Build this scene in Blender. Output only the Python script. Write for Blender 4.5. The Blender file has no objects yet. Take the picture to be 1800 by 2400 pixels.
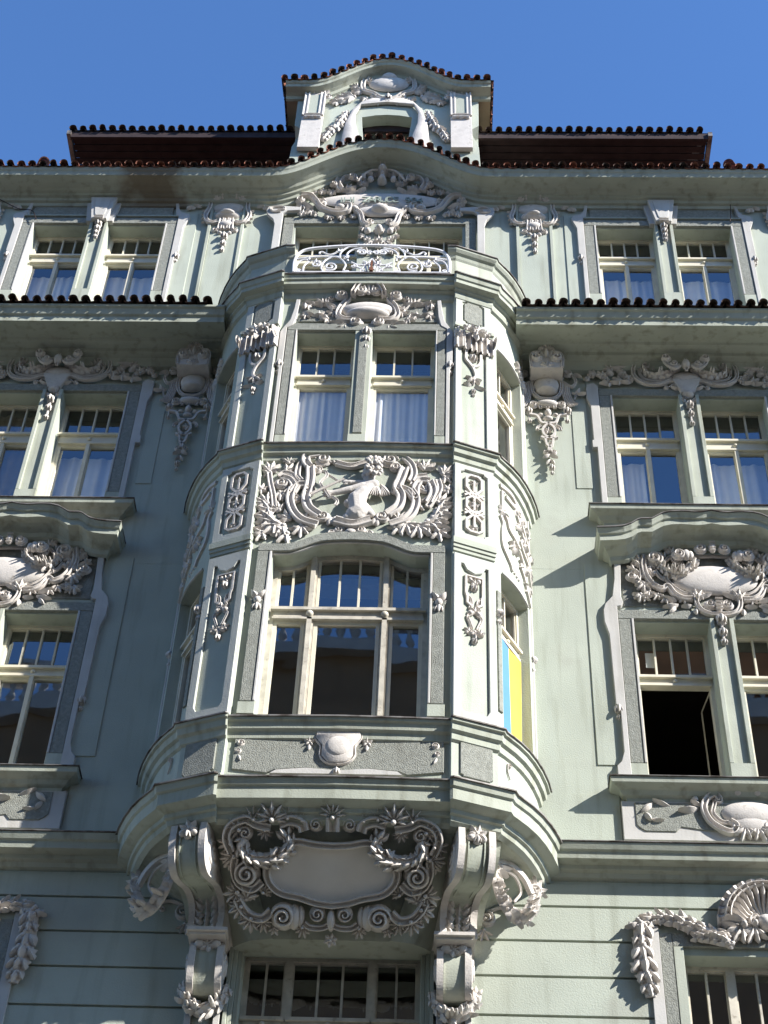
import bpy, bmesh, math, random
from mathutils import Vector, Matrix
from mathutils.geometry import tessellate_polygon
random.seed(7)
PI = math.pi
SC = bpy.context.scene
COL = SC.collection

# ------------------------------------------------------------------ camera
F_PX = 3923.3
TILT, YAW, ROLL = [math.radians(a) for a in (45.824, 3.117, 2.901)]
CAM = Vector((1.067, -14.4, 1.6))
def cam_axes():
    cx, sx = math.cos(TILT), math.sin(TILT)
    B = Matrix(((1, 0, 0), (0, sx, -cx), (0, cx, sx)))
    cy, sy = math.cos(YAW), math.sin(YAW)
    Y = Matrix(((cy, sy, 0), (-sy, cy, 0), (0, 0, 1)))
    cr, sr = math.cos(ROLL), math.sin(ROLL)
    return Matrix(((cr, -sr, 0), (sr, cr, 0), (0, 0, 1))) @ B @ Y
AX = cam_axes()                       # rows: right, down, forward
cd = bpy.data.cameras.new('camera')
cam = bpy.data.objects.new('camera', cd); COL.objects.link(cam)
cam.matrix_world = Matrix.Translation(CAM) @ Matrix((AX[0], -AX[1], -AX[2])).transposed().to_4x4()
cd.sensor_fit = 'VERTICAL'; cd.sensor_height = 24.0
cd.lens = F_PX * 24.0 / 2400.0
cd.clip_end = 3000
SC.camera = cam

# ------------------------------------------------------------------ light
TO_SUN = Vector((1.92, -1.0, 1.40)).normalized()
w = bpy.data.worlds.new('World'); SC.world = w; w.use_nodes = True
nt = w.node_tree
sky = nt.nodes.new('ShaderNodeTexSky'); sky.sky_type = 'NISHITA'; sky.sun_disc = False
sky.sun_elevation = math.asin(TO_SUN.z); sky.sun_rotation = math.atan2(TO_SUN.x, TO_SUN.y)
sky.air_density = 1.1; sky.dust_density = 0.0; sky.ozone_density = 10.0; sky.altitude = 400
bg = nt.nodes['Background']; bg.inputs['Strength'].default_value = 0.13
nt.links.new(sky.outputs[0], bg.inputs[0])
sl = bpy.data.lights.new('sun', 'SUN'); sl.energy = 4.9; sl.angle = math.radians(0.5); sl.color = (1.0, 0.965, 0.91)
sun = bpy.data.objects.new('sun', sl); COL.objects.link(sun)
sun.rotation_euler = TO_SUN.to_track_quat('Z', 'Y').to_euler()
vs = SC.view_settings
vs.view_transform = 'Standard'; vs.look = 'None'; vs.gamma = 1.0; vs.use_curve_mapping = False
vs.exposure = 1.18

# ------------------------------------------------------------------ materials
def mat(name, col, rough=.8, var=.12, scale=3.0, bump=0.0, bscale=60.0, col2=None, thr=.55, blot=2.0, spec=.3, streak=0.0, metal=0.0):
    m = bpy.data.materials.new(name); m.use_nodes = True
    n = m.node_tree.nodes; l = m.node_tree.links; p = n['Principled BSDF']
    p.inputs['Roughness'].default_value = rough; p.inputs['Specular IOR Level'].default_value = spec
    p.inputs['Metallic'].default_value = metal
    g = n.new('ShaderNodeNewGeometry')
    a = n.new('ShaderNodeTexNoise'); a.inputs['Scale'].default_value = scale; a.inputs['Detail'].default_value = 6
    l.new(g.outputs['Position'], a.inputs['Vector'])
    mr = n.new('ShaderNodeMapRange'); mr.inputs[1].default_value = .3; mr.inputs[2].default_value = .7
    mr.inputs[3].default_value = 1 - var; mr.inputs[4].default_value = 1 + var
    l.new(a.outputs[0], mr.inputs[0])
    mx = n.new('ShaderNodeMix'); mx.data_type = 'RGBA'; mx.blend_type = 'MULTIPLY'; mx.inputs[0].default_value = 1
    mx.inputs[6].default_value = (*col, 1); l.new(mr.outputs[0], mx.inputs[7])
    out = mx.outputs[2]
    if col2:
        b = n.new('ShaderNodeTexNoise'); b.inputs['Scale'].default_value = blot; b.inputs['Detail'].default_value = 8; b.inputs['Roughness'].default_value = .65
        l.new(g.outputs['Position'], b.inputs['Vector'])
        r2 = n.new('ShaderNodeMapRange'); r2.inputs[1].default_value = thr; r2.inputs[2].default_value = thr + .14; l.new(b.outputs[0], r2.inputs[0])
        m2 = n.new('ShaderNodeMix'); m2.data_type = 'RGBA'; l.new(r2.outputs[0], m2.inputs[0]); l.new(out, m2.inputs[6]); m2.inputs[7].default_value = (*col2, 1)
        out = m2.outputs[2]
    if streak:
        mp = n.new('ShaderNodeMapping'); mp.inputs['Scale'].default_value = (5, 5, .45); l.new(g.outputs['Position'], mp.inputs[0])
        s = n.new('ShaderNodeTexNoise'); s.inputs['Scale'].default_value = 1.6; s.inputs['Detail'].default_value = 7; l.new(mp.outputs[0], s.inputs['Vector'])
        r3 = n.new('ShaderNodeMapRange'); r3.inputs[1].default_value = .52; r3.inputs[2].default_value = .75; r3.inputs[4].default_value = streak; l.new(s.outputs[0], r3.inputs[0])
        m3 = n.new('ShaderNodeMix'); m3.data_type = 'RGBA'; m3.blend_type = 'MULTIPLY'; l.new(r3.outputs[0], m3.inputs[0]); l.new(out, m3.inputs[6]); m3.inputs[7].default_value = (.62, .60, .55, 1)
        out = m3.outputs[2]
    l.new(out, p.inputs['Base Color'])
    if bump:
        c = n.new('ShaderNodeTexNoise'); c.inputs['Scale'].default_value = bscale; c.inputs['Detail'].default_value = 3
        l.new(g.outputs['Position'], c.inputs['Vector'])
        bn = n.new('ShaderNodeBump'); bn.inputs['Strength'].default_value = bump; bn.inputs['Distance'].default_value = .02
        l.new(c.outputs[0], bn.inputs['Height']); l.new(bn.outputs[0], p.inputs['Normal'])
    return m
MT = {}
MT['wall'] = mat('green_stucco', (.405, .435, .365), .9, .09, 1.1, .22, 70, streak=.55, col2=(.37, .385, .325), thr=.56, blot=.9)
MT['wall2'] = mat('green_stucco_trim', (.385, .405, .335), .85, .10, 2.2, .16, 60, streak=.9, col2=(.32, .32, .26), thr=.60, blot=1.6)
MT['orn'] = mat('pale_stucco', (.555, .515, .47), .85, .12, 9, .18, 60, col2=(.37, .335, .29), thr=.58, blot=9)
MT['white'] = mat('pale_strip_stucco', (.485, .468, .435), .85, .08, 3, .14, 60, streak=.5)
MT['rough'] = mat('roughcast', (.25, .255, .222), .95, .18, 25, .65, 80, col2=(.21, .21, .18), thr=.55, blot=6)
MT['cream'] = mat('cream_window_paint', (.64, .59, .47), .5, .10, 5, .05, 40, col2=(.36, .28, .18), thr=.66, blot=9)
MT['greypaint'] = mat('weathered_window_paint', (.50, .46, .38), .6, .2, 8, .1, 40, col2=(.26, .22, .17), thr=.58, blot=12)
MT['tile'] = mat('terracotta', (.24, .085, .05), .85, .35, 9, .3, 40, col2=(.03, .022, .018), thr=.42, blot=5)
MT['darktile'] = mat('old_terracotta', (.055, .032, .024), .9, .4, 9, .3, 40, col2=(.03, .024, .02), thr=.47, blot=6)
MT['boards'] = mat('dark_boards', (.035, .022, .022), .8, .3, 6, .1, 40)
MT['zinc'] = mat('zinc_flashing', (.22, .205, .19), .6, .25, 6, .05, 30, col2=(.07, .055, .045), thr=.46, blot=4, metal=.3)
MT['iron'] = mat('white_painted_iron', (.74, .73, .74), .5, .08, 8)
MT['rust'] = mat('rusty_iron', (.16, .065, .035), .9, .3, 14)
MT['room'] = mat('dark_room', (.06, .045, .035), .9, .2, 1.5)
MT['curtain'] = mat('white_net_curtain', (.86, .85, .86), .9, .05, 4)
MT['tan'] = mat('tan_curtain', (.25, .19, .12), .9, .15, 4)
MT['blue'] = mat('blue_cloth', (.085, .22, .48), .8, .06, 4)
MT['yellow'] = mat('yellow_cloth', (.60, .47, .06), .8, .06, 4)
MT['asphalt'] = mat('asphalt', (.05, .05, .052), .9, .2, 6, .3, 60)
MT['paving'] = mat('grey_paving', (.17, .15, .12), .9, .15, 4, .2, 40)
MT['ochre'] = mat('ochre_render', (.26, .17, .10), .9, .12, 1.0)
MT['orange'] = mat('orange_render', (.50, .22, .09), .9, .2, 1.5)
MT['trim'] = mat('pale_green_trim', (.455, .462, .415), .85, .08, 3, .14, 60, streak=.5)
MT['plaque_bounce'] = mat('pale_plaque_bounce_lit', (.66, .62, .56), .85, .06, 3, .1, 60)  # stucco lightened so ground bounce on the cartouche plate is in the colour
MT['stone'] = mat('pale_stone', (.45, .44, .42), .85, .1, 3)
MT['paper'] = mat('white_paper', (.75, .75, .72), .9, .03, 5)
MT['soffit'] = mat('tan_soffit', (.34, .26, .17), .8, .1, 4)
MT['letter'] = mat('grey_green_lettering', (.25, .29, .25), .8, .1, 6)
def glass():
    m = bpy.data.materials.new('window_glass'); m.use_nodes = True
    n = m.node_tree.nodes; l = m.node_tree.links; n.remove(n['Principled BSDF'])
    t = n.new('ShaderNodeBsdfTransparent'); t.inputs[0].default_value = (.86, .88, .88, 1)
    g = n.new('ShaderNodeBsdfGlossy'); g.inputs['Roughness'].default_value = .015; g.inputs[0].default_value = (.95, .97, 1, 1)
    geo = n.new('ShaderNodeNewGeometry')
    no = n.new('ShaderNodeTexNoise'); no.inputs['Scale'].default_value = 1.6; no.inputs['Detail'].default_value = 1; l.new(geo.outputs['Position'], no.inputs['Vector'])
    bp = n.new('ShaderNodeBump'); bp.inputs['Strength'].default_value = .05; bp.inputs['Distance'].default_value = .05
    l.new(no.outputs[0], bp.inputs['Height']); l.new(bp.outputs[0], g.inputs['Normal'])
    f = n.new('ShaderNodeLayerWeight'); f.inputs[0].default_value = .5
    pw = n.new('ShaderNodeMath'); pw.operation = 'POWER'; pw.inputs[1].default_value = 5; l.new(f.outputs['Facing'], pw.inputs[0])
    mu = n.new('ShaderNodeMath'); mu.operation = 'MULTIPLY_ADD'; mu.inputs[1].default_value = .82; mu.inputs[2].default_value = .19; mu.use_clamp = True; l.new(pw.outputs[0], mu.inputs[0])
    x = n.new('ShaderNodeMixShader'); l.new(mu.outputs[0], x.inputs[0]); l.new(t.outputs[0], x.inputs[1]); l.new(g.outputs[0], x.inputs[2])
    l.new(x.outputs[0], n['Material Output'].inputs[0])
    return m
MT['glass'] = glass()

# ------------------------------------------------------------------ mesh helpers
def obj(name, V, Fc, m, parent=None, smooth=False, loc=None):
    me = bpy.data.meshes.new(name); me.from_pydata([tuple(v) for v in V], [], Fc); me.update()
    if smooth: me.polygons.foreach_set('use_smooth', [True] * len(me.polygons)); me.set_sharp_from_angle(angle=math.radians(48))
    me.materials.append(MT[m]); o = bpy.data.objects.new(name, me); COL.objects.link(o); o.parent = parent
    return o
def share(src, name, parent, mtx):
    o = bpy.data.objects.new(name, src.data); COL.objects.link(o); o.parent = parent; o.matrix_local = mtx; return o
def thing(name, label, cat, loc=(0, 0, 0), group=None):
    o = bpy.data.objects.new(name, None); COL.objects.link(o); o.location = loc
    o['label'] = label; o['category'] = cat
    if group: o['group'] = group
    return o
def tag(o, label, cat, group=None):
    o['label'] = label; o['category'] = cat
    if group: o['group'] = group
    return o
def fix(o):
    bm = bmesh.new(); bm.from_mesh(o.data); bmesh.ops.recalc_face_normals(bm, faces=bm.faces); bm.to_mesh(o.data); bm.free(); return o

# surfaces: map (u, v, h) to the world; px() turns a photo pixel into (u, v) on the surface
def ray(x, y):
    d = AX.transposed() @ Vector(((x - 900) / F_PX, (y - 1200) / F_PX, 1.0)); return d
class Flat:
    def __init__(s, O, U, V):
        s.O = Vector(O); s.U = Vector(U).normalized(); s.V = Vector(V).normalized(); s.N = s.U.cross(s.V)
        if s.N.dot(CAM - s.O) < 0: s.N = -s.N
        s.flip = 1
    def w(s, u, v, h): return s.O + s.U * (u * s.flip) + s.V * v + s.N * h
    def px(s, x, y, h=0):
        d = ray(x, y); O = s.O + s.N * h; t = (O - CAM).dot(s.N) / d.dot(s.N); p = CAM + d * t - s.O
        return (p.dot(s.U) * s.flip, p.dot(s.V))
def wallm(y, mirror=False):
    m = Flat((0, y, 0), (1, 0, 0), (0, 0, 1)); m.flip = -1 if mirror else 1; return m
class Curve:
    def __init__(s, pts, mirror=False):
        s.P = [Vector((a, b)) for a, b in pts]; s.S = [0]
        for a, b in zip(s.P, s.P[1:]): s.S.append(s.S[-1] + (b - a).length)
        s.L = s.S[-1]; s.flip = -1 if mirror else 1; s.n = []
        for i in range(len(s.P)):
            t = (s.P[min(i + 1, len(s.P) - 1)] - s.P[max(i - 1, 0)]).normalized(); s.n.append(Vector((-t.y, t.x)) * -1)
    def w(s, u, v, h):
        u = min(max(u, 0), s.L - 1e-6); i = 0
        while s.S[i + 1] < u: i += 1
        k = (u - s.S[i]) / (s.S[i + 1] - s.S[i]); p = s.P[i].lerp(s.P[i + 1], k) + s.n[i].lerp(s.n[i + 1], k).normalized() * h
        return Vector((p.x * s.flip, p.y, v))
    def px(s, x, y, h=0):
        d = ray(x, y)
        for i in range(len(s.P) - 1):
            A = s.P[i] + s.n[i] * h; B = s.P[i + 1] + s.n[i + 1] * h
            A = Vector((A.x * s.flip, A.y)); B = Vector((B.x * s.flip, B.y)); e = B - A
            den = d.x * e.y - d.y * e.x
            if abs(den) < 1e-9: continue
            r = A - Vector((CAM.x, CAM.y)); t = (r.x * e.y - r.y * e.x) / den; k = (r.x * d.y - r.y * d.x) / den
            if t > 0 and -1e-6 <= k <= 1 + 1e-6: return (s.S[i] + k * (s.S[i + 1] - s.S[i]), CAM.z + d.z * t)
        return (s.L * .5, CAM.z + 10)

KH = 1.4
def spline(P, n=8, closed=False):
    P = [Vector(p) for p in P]; out = []; N = len(P)
    rng = range(N if closed else N - 1)
    for i in rng:
        if closed: a, b, c, d = P[i - 1], P[i], P[(i + 1) % N], P[(i + 2) % N]
        else: b, c = P[i], P[i + 1]; a = P[i - 1] if i else b * 2 - c; d = P[i + 2] if i + 2 < N else c * 2 - b
        for k in range(n):
            t = k / n
            out.append(.5 * ((2 * b) + (c - a) * t + (2 * a - 5 * b + 4 * c - d) * t * t + (3 * b - a - 3 * c + d) * t ** 3))
    if not closed: out.append(P[-1].copy())
    return out
def fn(x): return x if callable(x) else (lambda t: x)

# primitives in surface coordinates: each returns (verts uvh, faces)
def ridge(P, wd, h, h0=0.0, n=5, closed=False, box=False):
    w0, hh = fn(wd), fn(h); V = []; Fc = []; N = len(P); wd = (lambda t: w0(t) * 1.15) if not box else w0
    h = (lambda t: hh(t) if (box or hh(t) > .135 or h0 > 0) else min(hh(t), KH * w0(t) + .004)) if not callable(h) or True else hh
    prof = [(-1, 0), (-.86, 1), (.86, 1), (1, 0)] if box else [(-1, 0), (-.97, .6), (-.82, .95), (-.6, 1), (-.42, .72), (0, .5), (.42, .72), (.6, 1), (.82, .95), (.97, .6), (1, 0)] if n == 5 else [(-math.cos(PI * k / n), math.sin(PI * k / n)) for k in range(n + 1)]
    m = len(prof)
    for i in range(N):
        a = P[i - 1] if (i or closed) else P[i]; b = P[(i + 1) % N] if (i < N - 1 or closed) else P[i]
        t = (b - a); t = t.normalized() if t.length > 1e-9 else Vector((1, 0)); nn = Vector((-t.y, t.x)); k = i / max(1, N - 1)
        for q, z in prof:
            p = P[i] + nn * (q * wd(k)); V.append((p.x, p.y, h0 + z * h(k)))
    for i in range(N if closed else N - 1):
        j = (i + 1) % N
        for k in range(m - 1): Fc.append((i * m + k, j * m + k, j * m + k + 1, i * m + k + 1))
    if not closed: Fc += [tuple(range(m)), tuple(range((N - 1) * m, N * m))]
    return V, Fc
def dome(c, rx, ry, h, rot=0.0, seg=12, rings=4, h0=0.0):
    V = []; Fc = []; cr, sr = math.cos(rot), math.sin(rot); h = min(h, .65 * KH * min(rx, ry) + .01) if h < .12 else h
    for r in range(rings):
        a = PI / 2 * r / rings
        for k in range(seg):
            b = 2 * PI * k / seg; x = rx * math.cos(a) * math.cos(b); y = ry * math.cos(a) * math.sin(b)
            V.append((c[0] + x * cr - y * sr, c[1] + x * sr + y * cr, h0 + h * math.sin(a)))
    V.append((c[0], c[1], h0 + h)); t = len(V) - 1
    for r in range(rings - 1):
        for k in range(seg): Fc.append((r * seg + k, r * seg + (k + 1) % seg, (r + 1) * seg + (k + 1) % seg, (r + 1) * seg + k))
    for k in range(seg): Fc.append(((rings - 1) * seg + k, (rings - 1) * seg + (k + 1) % seg, t))
    return V, Fc
def join(*parts):
    V = []; Fc = []
    for v, f in parts:
        o = len(V); V += list(v); Fc += [tuple(i + o for i in q) for q in f]
    return V, Fc
def volute(c, r, a0=0.0, turns=1.6, sg=1, wd=None, h=.06, lead=None):
    n = int(16 * turns); wd = min(wd or r, r * .17); P = []
    for i in range(n + 1):
        t = i / n; a = a0 + sg * 2 * PI * turns * t; q = (r - wd) * (1 - .80 * t)
        P.append(Vector((c[0] + q * math.cos(a), c[1] + q * math.sin(a))))
    h = min(h, r * .42 * KH)
    lead = [Vector(p) for p in lead] if lead else []
    if lead: P = spline(lead + [P[0]], 6)[:-1] + P
    k0 = (len(P) - n) / len(P)
    return join(ridge(P, h0=h * .35, n=6, wd=lambda t: wd * (1 - .45 * max(0, (t - k0) / (1 - k0 + 1e-6))) * min(1, .35 + t * 4), h=lambda t: h * (.55 + .40 * t)), lift(dome(c, r * .25, r * .25, h * .9, seg=10), h * .35), dome(c, r, r, h * .62, seg=18, rings=5))
def leaf(c, ang, L, W, h=.035, bend=0.0, lobes=0):
    V = []; Fc = []; n = 6; ca, sa = math.cos(ang), math.sin(ang); h = min(h, .36 * KH * W)
    for i in range(n + 1):
        t = i / n; wd = W * .56 * (math.sin(PI * min(1, (t * .93 + .05) ** .8)) ** .9) * (1 + (.30 * (1 if i % 2 else -1) if lobes and 0 < i < n else 0))
        x = L * t; yb = bend * L * t * t; lift = h * (.35 + .9 * math.sin(PI * t * .75) ** 1.0)
        for q, z in ((-1, .0), (-.5, .62), (0, 1.12), (.5, .62), (1, .0)):
            y = yb + q * wd; V.append((c[0] + x * ca - y * sa, c[1] + x * sa + y * ca, (lift * z) if abs(q) < 1 else lift * .12 * (t)))
    for i in range(n):
        for k in range(4): Fc.append((i * 5 + k, (i + 1) * 5 + k, (i + 1) * 5 + k + 1, i * 5 + k + 1))
    return V, Fc
def spray(c, ang, L, n=5, spread=1.6, W=None, h=.045, lobes=1):
    W = W or L * .34; out = []
    for i in range(n):
        k = (i - (n - 1) / 2) / max(1, (n - 1) / 2)
        out.append(leaf(c, ang + k * spread / 2, L * (1 - .25 * abs(k)) * random.uniform(.92, 1.06), W, h * random.uniform(.85, 1.15), k * .25, lobes))
    out.append(dome(c, W * .4, W * .4, h * 1.2, seg=8, rings=3))
    return join(*out)
def rosette(c, r, h=.05, n=6):
    h = min(h, r * .55)
    return join(*[leaf(c, 2 * PI * i / n + .3, r, r * .75, h * .8) for i in range(n)], dome(c, r * .33, r * .33, h * 1.15, seg=8, rings=3), *[dome((c[0] + r * .5 * math.cos(i * 2 * PI / 3), c[1] + r * .5 * math.sin(i * 2 * PI / 3)), r * .26, r * .26, h * .9, seg=6, rings=2) for i in range(3)])
def garland(P, r, h=.05, step=1.5, fruit=.35):
    """chain of overlapping leaf husks with fruit between them"""
    P = spline(P, 10); out = []; acc = r; Lt = sum((b - a).length for a, b in zip(P, P[1:])); s = 0
    for a, b in zip(P, P[1:]):
        d = (b - a).length; s += d; acc += d
        if acc >= r * max(step, 1.15):
            acc = 0; t = b - a; ang = math.atan2(t.y, t.x); k = (.7 + .4 * math.sin(PI * s / Lt)) * random.uniform(.85, 1.15); n = Vector((-t.y, t.x)).normalized()
            for q in (-1, 1, 0): out.append(lift(leaf(a + n * (q * r * .35), ang + q * random.uniform(.35, .65) + random.uniform(-.12, .12), r * random.uniform(1.5, 2.0) * k, r * random.uniform(.9, 1.2) * k, h * (1.1 if q == 0 else .85) * k, random.uniform(-.15, .15), random.random() < .5), h * (.62 if q == 0 else .30) * k))
            for _ in range(7 if fruit > .7 else 4):
                if random.random() < fruit:
                    p = a + n * random.uniform(-.6, .6) * r + t.normalized() * random.uniform(-.4, .8) * r; q = r * random.uniform(.26, .42) * k; out.append(lift(dome(p, q, q, h * random.uniform(1.05, 1.5) * k, 0, 7, 3), h * .45 * k))
    out.append(ridge(P, lambda t: r * (.55 + .35 * math.sin(PI * t)), lambda t: h * (.6 + .3 * math.sin(PI * t)), n=6))
    return join(*out)
def drop(pts, r, h=.05):
    out = []; n = len(pts)
    for i, p in enumerate(pts):
        k = 1 - .42 * i / max(1, n - 1)
        out += [dome(p, r * k * .9, r * 1.1 * k, h * k * .8, seg=10)] + [lift(leaf((p[0] + e * r * .15, p[1] + r * 1.25 * k), -PI / 2 + e * .55, r * 2.0 * k, r * 1.05 * k, h * k, -e * .25), h * (.35 if e else .6) * k) for e in (-1, 1, 0)] + [dome((p[0] + e * r * .55 * k, p[1] - r * .5 * k), r * .38 * k, r * .42 * k, h * .7 * k, seg=7, rings=3) for e in (-1, 1)]
    out.append(ridge([Vector(pts[0]), Vector(pts[-1])] if n > 1 else [Vector(pts[0]), Vector(pts[0]) + Vector((0, -r))], r * .25, h * .4, n=3))
    return join(*out)
def shell(c, r, a0, a1, n=11, h=.09, inner=.16):
    out = []
    for i in range(n):
        a = a0 + (a1 - a0) * i / (n - 1); P = [Vector((c[0] + r * q * math.cos(a), c[1] + r * q * math.sin(a))) for q in (inner, .4, .62, .8, .93, 1.0)]
        wd = abs(a1 - a0) / (n - 1) * r * .5
        out.append(ridge(P, lambda t: wd * (.2 + .9 * t), lambda t: h * (.45 + .75 * math.sin(PI * (.1 + .8 * t))), n=4))
    out.append(dome(c, r * .2, r * .2, h * .9))
    return join(*out)
def plate(outer, h0, h1, holes=(), bev=.006):
    loops = [[Vector((p[0], p[1])) for p in outer]] + [[Vector((p[0], p[1])) for p in q] for q in holes]
    V = []; Fc = []; top = []
    for li, L in enumerate(loops):
        ar = sum(a.x * b.y - b.x * a.y for a, b in zip(L, L[1:] + L[:1])); sgn = (1 if ar > 0 else -1) * (1 if li == 0 else -1); n = len(L); base = len(V); ins = []
        for i in range(n):
            t1 = (L[i] - L[i - 1]); t2 = (L[(i + 1) % n] - L[i])
            t1 = t1.normalized() if t1.length else Vector((1, 0)); t2 = t2.normalized() if t2.length else t1
            nn = Vector((-t1.y - t2.y, t1.x + t2.x)); nn = nn.normalized() if nn.length > 1e-6 else Vector((-t1.y, t1.x)); ins.append(L[i] + nn * (sgn * bev))
        for p in L: V.append((p.x, p.y, h0))
        for p in L: V.append((p.x, p.y, h1 - bev * (1 if h1 > h0 else -1)))
        for p in ins: V.append((p.x, p.y, h1))
        for i in range(n):
            j = (i + 1) % n
            for k in (0, n): Fc.append((base + k + i, base + k + j, base + k + n + j, base + k + n + i))
        top.append((base + 2 * n, ins))
    idx = [b + i for b, L in top for i in range(len(L))]
    for t in tessellate_polygon([[Vector((p.x, p.y, 0)) for p in L] for b, L in top]): Fc.append(tuple(idx[i] for i in t))
    return V, Fc
def rect(a, b, c, d): return [(a, c), (b, c), (b, d), (a, d)]
def slab(a, b, c, d, h0, h1): return plate(rect(a, b, c, d), h0, h1, bev=min(.004, abs(h1 - h0) * .4))
def bar(u0, u1, v0, v1, h0, h1):
    V = [(x, y, z) for z in (h0, h1) for x, y in ((u0, v0), (u1, v0), (u1, v1), (u0, v1))]
    return V, [(0, 1, 2, 3), (4, 5, 6, 7), (0, 1, 5, 4), (1, 2, 6, 5), (2, 3, 7, 6), (3, 0, 4, 7)]
def esweep(P, prof, cap=True):
    """elevation sweep: P list of (u, v); prof list of (h, dv)"""
    V = []; Fc = []; m = len(prof)
    for p in P:
        for h, dv in prof: V.append((p[0], p[1] + dv, h))
    for i in range(len(P) - 1):
        for k in range(m - 1): Fc.append((i * m + k, (i + 1) * m + k, (i + 1) * m + k + 1, i * m + k + 1))
    if cap: Fc += [tuple(range(m)), tuple(range((len(P) - 1) * m, len(P) * m))]
    return V, Fc
def mirror(g, a): return [(2 * a - v[0], v[1], v[2]) for v in g[0]], [tuple(reversed(f)) for f in g[1]]
def put(name, g, m, mt, parent, smooth=False):
    o = m.w(0.02, 0, 0); a = m.w(.03, 0, 0) - o; b = m.w(.02, .01, 0) - o; c = m.w(.02, 0, .01) - o
    f = g[1] if a.cross(b).dot(c) > 0 else [tuple(reversed(q)) for q in g[1]]
    return obj(name, [m.w(*v) for v in g[0]], f, mt, parent, smooth)
def lift(g, d): return [(v[0], v[1], v[2] + d) for v in g[0]], g[1]
def sw(P, prof, name, mt, parent, smooth=False):
    """plan sweep: P list of ((x, y), (nx, ny)); prof list of (out, z)"""
    V = []; Fc = []; m = len(prof)
    for p, n in P:
        for o, z in prof: V.append((p[0] + n[0] * o, p[1] + n[1] * o, z))
    for i in range(len(P) - 1):
        for k in range(m - 1): Fc.append((i * m + k, (i + 1) * m + k, (i + 1) * m + k + 1, i * m + k + 1))
    return obj(name, V, Fc, mt, parent, smooth)

CREST = .15
class Orn:
    """an ornament: a base mesh (the part) and its pieces (sub-parts)"""
    def __init__(s, name, base, mt='orn', axis=None): s.name = name; s.base = base; s.p = []; s.mt = mt; s.axis = axis
    def add(s, name, g, sym=True, mt=None, smooth=True):
        s.p.append((name, g, mt or s.mt, smooth))
        if sym and s.axis is not None: s.p.append((name, mirror(g, s.axis), mt or s.mt, smooth))
    def make(s, m, parent, smooth=True):
        b = put(s.name, s.base, m, s.mt, parent, smooth)
        for n, g, mt, sm in s.p: put(n, g, m, mt, b, sm)
        return b
class Box:
    """a zoomed box of the photograph: turns its pixels into surface coordinates"""
    def __init__(s, x0, y0, x1, m, W=1659, axis=None, h=0.0): s.x0, s.y0, s.k, s.m, s.h = x0, y0, (x1 - x0) / W, m, h
    def __call__(s, *a):
        if len(a) == 2 and not isinstance(a[0], tuple): return Vector(s.m.px(s.x0 + a[0] * s.k, s.y0 + a[1] * s.k, s.h))
        return [Vector(s.m.px(s.x0 + x * s.k, s.y0 + y * s.k, s.h)) for x, y in a]
    def r(s, x, y, n): a = s(x, y); b = s(x + n, y); return b.x - a.x

# ------------------------------------------------------------------ setting
def sheet(name, x0, x1, y0, y1, z, mt):
    o = obj(name, [(x0, y0, z), (x1, y0, z), (x1, y1, z), (x0, y1, z)], [(0, 1, 2, 3)], mt); o['kind'] = 'structure'; return o
sheet('ground', -900, 900, -900, 900, 0, 'paving')
sheet('road', -900, 900, -12.6, -3.2, .004, 'asphalt')
for y0, y1 in ((-3.2, -.05), (-15.9, -12.6)):
    V, Fc = bar(-60, 60, y0, y1, 0, .13); o = obj('pavement', V, Fc, 'paving'); o['kind'] = 'structure'

# ------------------------------------------------------------------ the house
house = thing('apartment_house', 'pale green stucco apartment house with bow-fronted bay, white ornament and tiled eaves', 'building')
W0 = wallm(0.0); AXW = 4.222
U1, U2, U3, U4 = 3.226, 4.088, 4.362, 5.222
STO = [(12.36, 14.66, 13.87, 14.01), (16.44, 18.64, 17.85, 18.04), (20.55, 22.56, 21.88, 22.06)]
XW = 7.4
def wallband(z0, z1, holes): put('wall', plate(rect(-XW, XW, z0, z1), -.25, 0, holes, bev=.002), W0, 'wall', house)
def pair(z0, z1): return [rect(s * a, s * b, z0, z1) if s > 0 else rect(-b, -a, z0, z1) for s in (1, -1) for a, b in ((U1, U2), (U3, U4))]
wallband(0, 8.0, [])
wallband(8.0, 11.2, [rect(-.87, .86, 8.3, 10.33), rect(3.40, 5.045, 8.3, 10.33), rect(-5.045, -3.40, 8.3, 10.33)])
wallband(11.2, 15.5, pair(*STO[0][:2]) + [rect(-1.5, 1.5, 11.6, 15.2)])
wallband(15.5, 19.6, pair(*STO[1][:2]) + [rect(-1.5, 1.5, 16, 19.2)])
wallband(19.6, 23.45, pair(*STO[2][:2]) + [rect(-1.262, -.31, 20.0, 22.57), rect(.25, 1.24, 20.0, 22.57)])
put('gable_wall', plate([(-1.6, 23.4), (1.6, 23.4), (1.2, 23.7), (.8, 24.0), (.4, 24.2), (0, 24.25), (-.4, 24.2), (-.8, 24.0), (-1.2, 23.7)], -.25, .001, bev=.002), W0, 'wall', house)
# house body behind the front wall
V, Fc = bar(-XW, XW, 4.2, 12, 0, 25.0); obj('rear_body', V, Fc, 'wall2', house)
for s in (-1, 1):
    V, Fc = bar(min(s * XW, s * (XW - .1)), max(s * XW, s * (XW - .1)), .25, 4.2, 0, 24.0); obj('side_wall', V, Fc, 'wall2', house)

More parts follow.
